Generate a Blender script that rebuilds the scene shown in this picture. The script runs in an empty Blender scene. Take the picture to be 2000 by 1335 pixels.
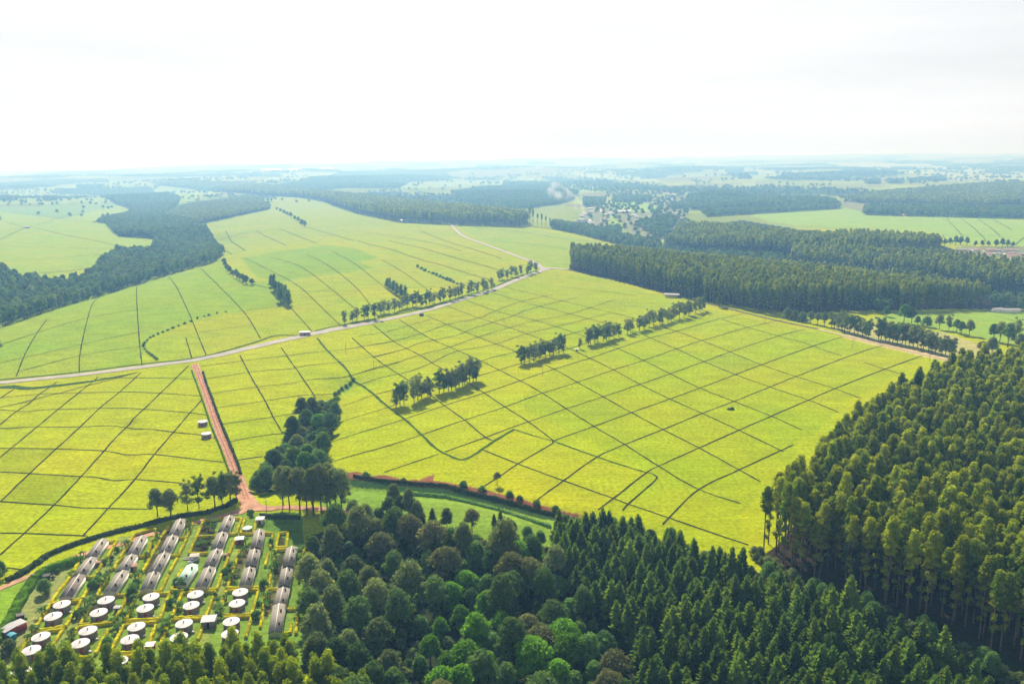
import bpy, math, random
import numpy as np
from mathutils import Matrix, Vector

# ------------------------------------------------------------------ camera, world, sun
R = math.radians
scene = bpy.context.scene
COL = scene.collection
CAM_H = 150.0
PITCH, ROLL, FPX = R(12.74), R(0.55), 1555.0
fwd = np.array([0, math.cos(PITCH), -math.sin(PITCH)])
rgt0 = np.array([1.0, 0, 0]); up0 = np.cross(rgt0, fwd)
rgt = math.cos(ROLL) * rgt0 + -math.sin(ROLL) * up0
upv = np.cross(rgt, fwd)
cam_d = bpy.data.cameras.new("camera"); cam = bpy.data.objects.new("camera", cam_d)
COL.objects.link(cam); scene.camera = cam
cam_d.lens = FPX / 2000 * 36; cam_d.sensor_width = 36
cam_d.clip_start = 1; cam_d.clip_end = 90000
M = Matrix.Identity(4)
for i in range(3):
    M[i][0] = rgt[i]; M[i][1] = upv[i]; M[i][2] = -fwd[i]
M[2][3] = CAM_H
cam.matrix_world = M

SUN_AZ, SUN_EL = R(-14), R(40)
world = bpy.data.worlds.new("World"); scene.world = world; world.use_nodes = True
nt = world.node_tree; nt.nodes.clear()
def N(tree, typ, **kw):
    n = tree.nodes.new(typ)
    for k, v in kw.items(): setattr(n, k, v)
    return n
wo = N(nt, 'ShaderNodeOutputWorld'); bg = N(nt, 'ShaderNodeBackground'); bg.inputs[1].default_value = 0.1
sky = N(nt, 'ShaderNodeTexSky', sky_type='NISHITA', sun_disc=False, sun_elevation=SUN_EL,
        sun_rotation=SUN_AZ % (2 * math.pi), air_density=1.0, dust_density=2.0)
tc = N(nt, 'ShaderNodeTexCoord'); sx = N(nt, 'ShaderNodeSeparateXYZ')
nt.links.new(tc.outputs['Generated'], sx.inputs[0])
ramp = N(nt, 'ShaderNodeValToRGB')          # thin high cloud: bright towards the horizon, unseen zenith dimmed to lower ambient light
ramp.color_ramp.elements[0].position = 0.0; ramp.color_ramp.elements[0].color = (5.6, 5.65, 5.8, 1)
ramp.color_ramp.elements[1].position = 0.9; ramp.color_ramp.elements[1].color = (1.35, 1.5, 1.8, 1)
e = ramp.color_ramp.elements.new(0.24); e.color = (5.75, 5.75, 5.8, 1)
e = ramp.color_ramp.elements.new(0.42); e.color = (1.9, 2.05, 2.3, 1)
nt.links.new(sx.outputs[2], ramp.inputs[0])
mapn = N(nt, 'ShaderNodeMapping'); mapn.inputs['Scale'].default_value = (1.2, 1.2, 9)
nz = N(nt, 'ShaderNodeTexNoise'); nz.inputs['Scale'].default_value = 1.7; nz.inputs['Detail'].default_value = 4
nt.links.new(tc.outputs['Generated'], mapn.inputs[0]); nt.links.new(mapn.outputs[0], nz.inputs[0])
nr = N(nt, 'ShaderNodeMapRange'); nr.inputs[1].default_value = 0.35; nr.inputs[2].default_value = 0.65
nr.inputs[3].default_value = 0.88; nr.inputs[4].default_value = 1.04
nt.links.new(nz.outputs[0], nr.inputs[0])
vm = N(nt, 'ShaderNodeVectorMath', operation='SCALE')
nt.links.new(ramp.outputs[0], vm.inputs[0]); nt.links.new(nr.outputs[0], vm.inputs['Scale'])
mx = N(nt, 'ShaderNodeMix', data_type='RGBA'); mx.inputs[0].default_value = 0.93
nt.links.new(sky.outputs[0], mx.inputs[6]); nt.links.new(vm.outputs[0], mx.inputs[7])
nt.links.new(mx.outputs[2], bg.inputs[0]); nt.links.new(bg.outputs[0], wo.inputs[0])

sun_d = bpy.data.lights.new("sun", 'SUN'); sun_d.energy = 5.0; sun_d.angle = R(0.6); sun_d.color = (1, 0.93, 0.78)
sun = bpy.data.objects.new("sun", sun_d); COL.objects.link(sun)
sdir = Vector((math.sin(SUN_AZ) * math.cos(SUN_EL), math.cos(SUN_AZ) * math.cos(SUN_EL), math.sin(SUN_EL)))
sun.rotation_euler = sdir.to_track_quat('Z', 'Y').to_euler(); sun.location = (0, 0, 400)

scene.view_settings.view_transform = 'Standard'; scene.view_settings.look = 'None'
scene.view_settings.exposure = 0.8; scene.view_settings.gamma = 1.0
scene.render.engine = 'CYCLES'
cy = scene.cycles
cy.max_bounces = 5; cy.diffuse_bounces = 2; cy.glossy_bounces = 1; cy.transmission_bounces = 3
cy.volume_bounces = 0; cy.transparent_max_bounces = 4; cy.caustics_reflective = False; cy.caustics_refractive = False
cy.use_denoising = True; cy.use_adaptive_sampling = True

# ------------------------------------------------------------------ small helpers
rnd = random.Random(7); rs = np.random.RandomState(11)
def tag(o, label=None, cat=None, group=None, kind=None):
    if label: o['label'] = label
    if cat: o['category'] = cat
    if group: o['group'] = group
    if kind: o['kind'] = kind
    return o
def empty(name, loc, rz=0.0, sc=1.0):
    o = bpy.data.objects.new(name, None); COL.objects.link(o)
    o.location = loc; o.rotation_euler = (0, 0, rz); o.scale = (sc, sc, sc); o.empty_display_size = 0.5
    return o
def link(name, me, parent=None):
    o = bpy.data.objects.new(name, me); COL.objects.link(o)
    if parent: o.parent = parent
    return o
def mesh_np(name, V, F, mats, midx=None, smooth=False):
    """V (n,3); F list of arrays (m,k) of polygons."""
    V = np.asarray(V, dtype=np.float32)
    if not isinstance(F, list): F = [F]
    F = [np.asarray(f, dtype=np.int32) for f in F if len(f)]
    me = bpy.data.meshes.new(name)
    me.vertices.add(len(V)); me.vertices.foreach_set('co', V.ravel())
    loops = np.concatenate([f.ravel() for f in F])
    tot = np.concatenate([np.full(len(f), f.shape[1], dtype=np.int32) for f in F])
    st = np.concatenate([[0], np.cumsum(tot)[:-1]]).astype(np.int32)
    me.loops.add(len(loops)); me.loops.foreach_set('vertex_index', loops)
    me.polygons.add(len(tot)); me.polygons.foreach_set('loop_start', st); me.polygons.foreach_set('loop_total', tot)
    if midx is not None: me.polygons.foreach_set('material_index', np.asarray(midx, dtype=np.int32))
    if smooth: me.polygons.foreach_set('use_smooth', np.ones(len(tot), dtype=bool))
    for m in (mats if isinstance(mats, (list, tuple)) else [mats]): me.materials.append(m)
    me.update(calc_edges=True)
    return me
class MB:
    """collects polygons, then builds one mesh"""
    def __init__(s): s.v = []; s.q = []; s.t = []; s.qm = []; s.tm = []; s.n = 0
    def add(s, V, F, m=0):
        V = np.asarray(V, float); F = np.asarray(F, int)
        s.v.append(V)
        if F.shape[1] == 4: s.q.append(F + s.n); s.qm += [m] * len(F)
        else: s.t.append(F + s.n); s.tm += [m] * len(F)
        s.n += len(V)
    def box(s, c, d, rz=0.0, m=0, taper=1.0):
        x, y, z = np.array(d) / 2
        P = np.array([[-x, -y, -z], [x, -y, -z], [x, y, -z], [-x, y, -z], [-x * taper, -y * taper, z], [x * taper, -y * taper, z], [x * taper, y * taper, z], [-x * taper, y * taper, z]])
        cr, sr = math.cos(rz), math.sin(rz)
        P = np.stack([P[:, 0] * cr - P[:, 1] * sr, P[:, 0] * sr + P[:, 1] * cr, P[:, 2]], 1) + np.array(c)
        s.add(P, [[0, 3, 2, 1], [4, 5, 6, 7], [0, 1, 5, 4], [1, 2, 6, 5], [2, 3, 7, 6], [3, 0, 4, 7]], m)
    def cyl(s, c, r0, r1, h, n=12, m=0, cap=True):
        a = np.arange(n) * 2 * math.pi / n
        P = np.concatenate([np.stack([np.cos(a) * r0, np.sin(a) * r0, 0 * a], 1), np.stack([np.cos(a) * r1, np.sin(a) * r1, 0 * a + h], 1)]) + np.array(c)
        s.add(P, [[i, (i + 1) % n, n + (i + 1) % n, n + i] for i in range(n)], m)
        if cap:
            Q = np.concatenate([P[n:], [np.array(c) + [0, 0, h]]])
            s.add(Q, [[i, (i + 1) % n, n] for i in range(n)], m)
    def tube(s, pts, rad, n=6, m=0):
        pts = np.asarray(pts, float); rings = []
        for i, p in enumerate(pts):
            d = pts[min(i + 1, len(pts) - 1)] - pts[max(i - 1, 0)]; d /= np.linalg.norm(d) + 1e-9
            a = np.cross(d, [0.3, 0.9, 0.1]); a /= np.linalg.norm(a); b = np.cross(d, a)
            t = np.arange(n) * 2 * math.pi / n
            rings.append(p + rad[i] * (np.cos(t)[:, None] * a + np.sin(t)[:, None] * b))
        P = np.concatenate(rings); F = []
        for k in range(len(pts) - 1):
            for i in range(n): F.append([k * n + i, k * n + (i + 1) % n, (k + 1) * n + (i + 1) % n, (k + 1) * n + i])
        s.add(P, F, m)
    def mesh(s, name, mats, smooth=False):
        V = np.concatenate(s.v); F = []; mi = []
        if s.q: F.append(np.concatenate(s.q)); mi += s.qm
        if s.t: F.append(np.concatenate(s.t)); mi += s.tm
        return mesh_np(name, V, F, mats, mi, smooth)
    def obj(s, name, mats, parent=None, smooth=False):
        return link(name, s.mesh(name, mats, smooth), parent)

# ------------------------------------------------------------------ value noise and terrain
LAT = rs.rand(256, 256)
def vnoise(x, y, wl, off=0.0):
    x = np.asarray(x, float) / wl + off * 17.3 + 500; y = np.asarray(y, float) / wl + off * 9.1 + 500
    xi = np.floor(x).astype(int); yi = np.floor(y).astype(int); fx = x - xi; fy = y - yi
    fx = fx * fx * (3 - 2 * fx); fy = fy * fy * (3 - 2 * fy)
    a = LAT[xi % 256, yi % 256]; b = LAT[(xi + 1) % 256, yi % 256]; c = LAT[xi % 256, (yi + 1) % 256]; d = LAT[(xi + 1) % 256, (yi + 1) % 256]
    return (a * (1 - fx) + b * fx) * (1 - fy) + (c * (1 - fx) + d * fx) * fy - 0.5
def rays(u, v):
    u = np.asarray(u, float); v = np.asarray(v, float)
    x = (u - 1000) / FPX; y = -(v - 667.5) / FPX
    d = x[..., None] * rgt + y[..., None] * upv + fwd
    return d / np.linalg.norm(d, axis=-1)[..., None]
def flat(u, v):
    d = rays(u, v); t = CAM_H / -np.minimum(d[..., 2], -0.002)
    return d[..., 0] * t, d[..., 1] * t
def segdist(x, y, PX, PY):
    best = np.full(np.shape(x), 1e9)
    for i in range(len(PX) - 1):
        ax, ay, bx, by = PX[i], PY[i], PX[i + 1], PY[i + 1]
        dx, dy = bx - ax, by - ay; L = dx * dx + dy * dy + 1e-9
        t = np.clip(((x - ax) * dx + (y - ay) * dy) / L, 0, 1)
        best = np.minimum(best, np.hypot(x - ax - t * dx, y - ay - t * dy))
    return best
# valleys and rises of the land: (line as seen, height, half width)
FEAT = []
for pl, h, w in [
    ([(-200, 640), (0, 592), (130, 562), (230, 530), (330, 495), (400, 462)], -17, 95),
    ([(350, 440), (290, 410), (260, 385)], -14, 150),
    ([(860, 395), (1000, 408), (1150, 428), (1250, 462), (1330, 495), (1500, 512), (1700, 530), (2050, 575)], -24, 120),
    ([(684, 745), (640, 800), (590, 860), (530, 930)], -5, 18),
    ([(640, 945), (760, 953), (900, 966), (1050, 998), (1140, 1012)], -2.5, 7),
    ([(700, 1150), (900, 1230), (1200, 1400)], -8, 45),
    ([(200, 600), (500, 560), (760, 500)], 6, 160), ([(258, 825), (262, 860), (240, 900), (215, 940), (180, 975)], -1.6, 7), ([(60, 785), (30, 815), (0, 840)], -1.4, 9), ([(560, 700), (565, 740), (570, 790)], -1.2, 10),
]:
    a, b = flat(np.array([p[0] for p in pl]), np.array([p[1] for p in pl])); FEAT.append((a, b, h, w))
def terr(x, y):
    x = np.asarray(x, float); y = np.asarray(y, float)
    r = np.hypot(x, y)
    z = 5.0 * vnoise(x, y, 420, 1) * np.clip((r - 450) / 700, 0, 1) + 0.8 * vnoise(x, y, 110, 2) * np.clip((r - 200) / 300, 0, 1)
    f1 = np.clip((r - 2300) / 3500, 0, 1); f2 = np.clip((r - 7000) / 12000, 0, 1)
    z += f1 * (120 * vnoise(x, y, 1500, 3) + 38 * vnoise(x * .7, y, 520, 4)) - 10 * f1
    az = np.arctan2(x, np.maximum(y, 1)); tgt = np.interp(az, [-.75, -.57, -.31, 0, .31, .57, .75], [20, 40, 140, 195, 200, 178, 165])
    z += f2 * (60 * vnoise(x, y, 4200, 5) + 22 * vnoise(x, y, 1500, 6) + tgt)
    z -= 30 * np.clip((-x - 2200) / 6000, 0, 1) * f1
    for a, b, h, w in FEAT:
        m = (x > a.min() - 3 * w) & (x < a.max() + 3 * w) & (y > b.min() - 3 * w) & (y < b.max() + 3 * w)
        if np.any(m):
            if z.ndim: z[m] += h * np.exp(-(segdist(x[m], y[m], a, b) / w) ** 2)
            else: z = z + h * np.exp(-(segdist(x, y, a, b) / w) ** 2)
    return np.minimum(z, 250.0)
TS = 130 * 1.012 ** np.arange(0, 470)
def U(u, v, h=0.0):
    """points of the land (plus height h) that lie along the sight lines through these photo pixels"""
    u = np.atleast_1d(np.asarray(u, float)); v = np.atleast_1d(np.asarray(v, float))
    d = rays(u, v); hit = np.full(len(u), -1)
    for k0 in range(0, len(TS), 47):
        t = TS[k0:k0 + 47]
        idx = np.where(hit < 0)[0]
        if not len(idx): break
        P = d[idx][:, None, :] * t[None, :, None]
        below = (CAM_H + P[..., 2] - h) < terr(P[..., 0], P[..., 1])
        anyb = below.any(1); hit[idx[anyb]] = k0 + below[anyb].argmax(1)
    hit[hit < 0] = len(TS) - 1; hit = np.maximum(hit, 1)
    lo = TS[hit - 1].copy(); hi = TS[hit].copy()
    for _ in range(14):
        mid = (lo + hi) / 2; P = d * mid[:, None]
        b = (CAM_H + P[:, 2] - h) < terr(P[:, 0], P[:, 1])
        hi = np.where(b, mid, hi); lo = np.where(b, lo, mid)
    P = d * hi[:, None]
    return np.stack([P[:, 0], P[:, 1], terr(P[:, 0], P[:, 1])], 1)
def U1(u, v, h=0.0): return U([u], [v], h)[0]
def dens(pl, step=35, close=False):
    out = []; pl = list(pl); n = len(pl)
    for i in range(n if close else n - 1):
        a, b = pl[i], pl[(i + 1) % n]; k = max(1, int(math.hypot(b[0] - a[0], b[1] - a[1]) / step))
        out += [(a[0] + (b[0] - a[0]) * j / k, a[1] + (b[1] - a[1]) * j / k) for j in range(k)]
    if not close: out.append(pl[-1])
    return out
def wpoly(pl, h=0.0):
    q = dens(pl, 40, True); P = U([p[0] for p in q], [p[1] for p in q], h); return P[:, :2]
def inside(x, y, P):
    r = np.zeros(np.shape(x), bool)
    m = (x >= P[:, 0].min()) & (x <= P[:, 0].max()) & (y >= P[:, 1].min()) & (y <= P[:, 1].max())
    if not m.any(): return r
    xs, ys = x[m], y[m]; c = np.zeros(len(xs), bool); n = len(P)
    for i in range(n):
        x1, y1 = P[i]; x2, y2 = P[(i + 1) % n]
        if y1 == y2: continue
        k = (y1 > ys) != (y2 > ys)
        c ^= k & (xs < (x2 - x1) * (ys - y1) / (y2 - y1) + x1)
    r[m] = c
    return r
def scatter(P, sp, jit=0.4, rot=0.3, seed=1):
    """jittered rows of points inside a ground polygon"""
    g = np.random.RandomState(seed)
    c = P.mean(0); Rr = np.abs(P - c).max() * 1.5; n = int(Rr * 2 / sp) + 2
    i, j = np.meshgrid(np.arange(n), np.arange(n)); a = (i + 0.5 * (j % 2) - n / 2) * sp; b = (j - n / 2) * sp * 0.9
    a = a + g.uniform(-jit, jit, a.shape) * sp; b = b + g.uniform(-jit, jit, a.shape) * sp
    x = c[0] + a * math.cos(rot) - b * math.sin(rot); y = c[1] + a * math.sin(rot) + b * math.cos(rot)
    k = inside(x.ravel(), y.ravel(), P)
    x, y = x.ravel()[k], y.ravel()[k]
    return np.stack([x, y, terr(x, y)], 1) if len(x) else np.zeros((0, 3))
def project(P):
    P = np.asarray(P, float) - [0, 0, CAM_H]
    zc = P @ fwd; return 1000 + FPX * (P @ rgt) / zc, 667.5 - FPX * (P @ upv) / zc, zc

# ------------------------------------------------------------------ materials
def mat(name, col, rough=0.85, noise=None, bump=None, metal=0.0):
    m = bpy.data.materials.new(name); m.use_nodes = True; t = m.node_tree; b = t.nodes['Principled BSDF']
    b.inputs['Base Color'].default_value = (*col, 1); b.inputs['Roughness'].default_value = rough
    b.inputs['Metallic'].default_value = metal; b.inputs['Specular IOR Level'].default_value = 0.0 if rough > .85 else 0.3
    if noise:
        sc, amt = noise
        c = N(t, 'ShaderNodeTexCoord'); n = N(t, 'ShaderNodeTexNoise'); n.inputs['Scale'].default_value = sc; n.inputs['Detail'].default_value = 5
        r = N(t, 'ShaderNodeMapRange'); r.inputs[1].default_value = 0.3; r.inputs[2].default_value = 0.7
        r.inputs[3].default_value = 1 - amt; r.inputs[4].default_value = 1 + amt
        v = N(t, 'ShaderNodeVectorMath', operation='SCALE'); v.inputs[0].default_value = col
        t.links.new(c.outputs['Object'], n.inputs[0]); t.links.new(n.outputs[0], r.inputs[0]); t.links.new(r.outputs[0], v.inputs['Scale'])
        t.links.new(v.outputs[0], b.inputs['Base Color'])
        if bump:
            bp = N(t, 'ShaderNodeBump'); bp.inputs['Strength'].default_value = bump; bp.inputs['Distance'].default_value = 0.3
            t.links.new(n.outputs[0], bp.inputs['Height']); t.links.new(bp.outputs[0], b.inputs['Normal'])
    return m
def foliage(name, col, col2=None, var=0.25, trans=0.45, nscale=0.35):
    m = bpy.data.materials.new(name); m.use_nodes = True; t = m.node_tree; t.nodes.clear()
    o = N(t, 'ShaderNodeOutputMaterial'); d = N(t, 'ShaderNodeBsdfDiffuse'); tr = N(t, 'ShaderNodeBsdfTranslucent'); mxs = N(t, 'ShaderNodeMixShader')
    mxs.inputs[0].default_value = trans
    oi = N(t, 'ShaderNodeObjectInfo'); c = N(t, 'ShaderNodeTexCoord'); n = N(t, 'ShaderNodeTexNoise')
    n.inputs['Scale'].default_value = nscale; n.inputs['Detail'].default_value = 3
    t.links.new(c.outputs['Object'], n.inputs[0])
    mc = N(t, 'ShaderNodeMix', data_type='RGBA'); mc.inputs[6].default_value = (*col, 1); mc.inputs[7].default_value = (*(col2 or col), 1)
    add = N(t, 'ShaderNodeMath', operation='MULTIPLY_ADD'); add.inputs[1].default_value = 0.7
    r2 = N(t, 'ShaderNodeMapRange'); r2.inputs[1].default_value = 0.38; r2.inputs[2].default_value = 0.62; r2.inputs[3].default_value = -0.25; r2.inputs[4].default_value = 0.55
    t.links.new(n.outputs[0], r2.inputs[0]); t.links.new(oi.outputs['Random'], add.inputs[0]); t.links.new(r2.outputs[0], add.inputs[2])
    add.use_clamp = True
    t.links.new(add.outputs[0], mc.inputs[0])
    hs = N(t, 'ShaderNodeHueSaturation'); rr = N(t, 'ShaderNodeMapRange'); rr.inputs[3].default_value = 1 - var; rr.inputs[4].default_value = 1 + var
    frc = N(t, 'ShaderNodeMath', operation='MULTIPLY'); frc.inputs[1].default_value = 7.31
    fr2 = N(t, 'ShaderNodeMath', operation='FRACT')
    t.links.new(oi.outputs['Random'], frc.inputs[0]); t.links.new(frc.outputs[0], fr2.inputs[0]); t.links.new(fr2.outputs[0], rr.inputs[0])
    t.links.new(mc.outputs[2], hs.inputs['Color']); t.links.new(rr.outputs[0], hs.inputs['Value'])
    t.links.new(hs.outputs[0], d.inputs[0])
    gy = N(t, 'ShaderNodeMix', data_type='RGBA', blend_type='MULTIPLY'); gy.inputs[0].default_value = 1; gy.inputs[7].default_value = (1.25, 1.15, 0.45, 1)
    t.links.new(hs.outputs[0], gy.inputs[6]); t.links.new(gy.outputs[2], tr.inputs[0])
    t.links.new(d.outputs[0], mxs.inputs[1]); t.links.new(tr.outputs[0], mxs.inputs[2]); t.links.new(mxs.outputs[0], o.inputs[0])
    return m
F_EUC = foliage('eucalyptus_leaves', (0.095, 0.180, 0.018), (0.390, 0.450, 0.014), 0.3, 0.45)
F_YEUC = foliage('young_eucalyptus_leaves', (0.150, 0.255, 0.0092), (0.350, 0.430, 0.0092), 0.2, 0.45)
F_CON = foliage('cypress_needles', (0.080, 0.180, 0.045), (0.190, 0.290, 0.050), 0.35, 0.45, 0.5)
F_DARK = foliage('dark_leaves', (0.070, 0.150, 0.045), (0.140, 0.230, 0.060), 0.3)
F_GREY = foliage('grey_green_leaves', (0.120, 0.185, 0.070), (0.235, 0.290, 0.115), 0.3)
F_BRIGHT = foliage('bright_green_leaves', (0.0845, 0.221, 0.0182), (0.195, 0.403, 0.0234), 0.3)
F_BROWN = foliage('brownish_leaves', (0.150, 0.180, 0.065), (0.230, 0.245, 0.110), 0.25)
F_ROW = foliage('row_tree_leaves', (0.150, 0.215, 0.095), (0.280, 0.340, 0.150), 0.25, 0.5)
F_MID = foliage('mid_green_leaves', (0.087, 0.1958, 0.0551), (0.174, 0.319, 0.0798), 0.3)
F_BAN = foliage('banana_leaves', (0.06, 0.14, 0.02), (0.13, 0.22, 0.04), 0.3, 0.45)
F_HY = foliage('yellow_hedge_leaves', (0.50, 0.47, 0.008), (0.66, 0.60, 0.008), 0.12, 0.2, 0.9)
F_HG = foliage('green_hedge_leaves', (0.09, 0.21, 0.012), (0.16, 0.30, 0.015), 0.2, 0.3, 0.9)
F_HD = foliage('rough_hedge_leaves', (0.035, 0.065, 0.018), (0.07, 0.10, 0.03), 0.3, 0.3, 0.9)
BARK = mat('pale_bark', (0.15, 0.115, 0.085), 0.9, (1.2, 0.4)); BARK_D = mat('dark_bark', (0.10, 0.075, 0.055), 0.9, (1.2, 0.4))
M_WHITE = mat('white_paint', (0.80, 0.77, 0.74), 0.6, (0.7, 0.06)); M_HUTROOF = mat('hut_roof_metal', (0.50, 0.485, 0.485), 0.6, (0.9, 0.22))
M_CORR = mat('corrugated_wall', (0.26, 0.23, 0.215), 0.7, (2.0, 0.2)); M_ROOF = mat('brown_grey_roofing', (0.215, 0.195, 0.170), 0.8, (0.6, 0.22))
M_ROOFD = mat('dark_roofing', (0.17, 0.14, 0.12), 0.85, (0.6, 0.2)); M_RIDGE = mat('pale_ridge', (0.66, 0.60, 0.52), 0.8)
M_VENT = mat('dark_vent', (0.035, 0.03, 0.03), 0.7); M_DARKGLASS = mat('dark_opening', (0.03, 0.035, 0.04), 0.3)
M_GREENROOF = mat('pale_green_roofing', (0.36, 0.55, 0.45), 0.6, (0.6, 0.1)); M_RED = mat('red_wall', (0.33, 0.06, 0.05), 0.7, (1, 0.15))
M_BLUE = mat('blue_wall', (0.03, 0.24, 0.33), 0.6); M_CONC = mat('concrete', (0.50, 0.45, 0.40), 0.9, (0.8, 0.15))
M_TERRA = mat('terracotta_sheet', (0.34, 0.20, 0.15), 0.85, (1, 0.2)); M_GREYROOF = mat('grey_metal_roof', (0.30, 0.30, 0.31), 0.5, (0.8, 0.12))
M_ROAD = mat('grey_gravel_road', (0.38, 0.35, 0.33), 0.95, (0.12, 0.16)); M_DIRT = mat('red_dirt_road', (0.42, 0.235, 0.155), 0.95, (0.25, 0.26), 0.4)
M_LANE = mat('pale_dirt_lane', (0.45, 0.27, 0.17), 0.95, (0.25, 0.25), 0.3); M_TAN = mat('sandy_track', (0.50, 0.40, 0.26), 0.95, (0.2, 0.2))
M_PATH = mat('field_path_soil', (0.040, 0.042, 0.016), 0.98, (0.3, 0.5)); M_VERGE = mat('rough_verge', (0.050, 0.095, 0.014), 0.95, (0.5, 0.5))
M_RUT = mat('rutted_track', (0.13, 0.115, 0.075), 0.95, (0.2, 0.3)); M_TEAL = mat('blue_grey_roof', (0.22, 0.30, 0.36), 0.6, (0.8, 0.1))
M_CAR = mat('white_car_paint', (0.75, 0.75, 0.76), 0.25); M_TYRE = mat('tyre_rubber', (0.02, 0.02, 0.02), 0.9); M_POLE = mat('weathered_pole', (0.22, 0.18, 0.15), 0.9)
M_GREENHOUSE = mat('greenhouse_film', (0.78, 0.79, 0.80), 0.5)

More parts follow.
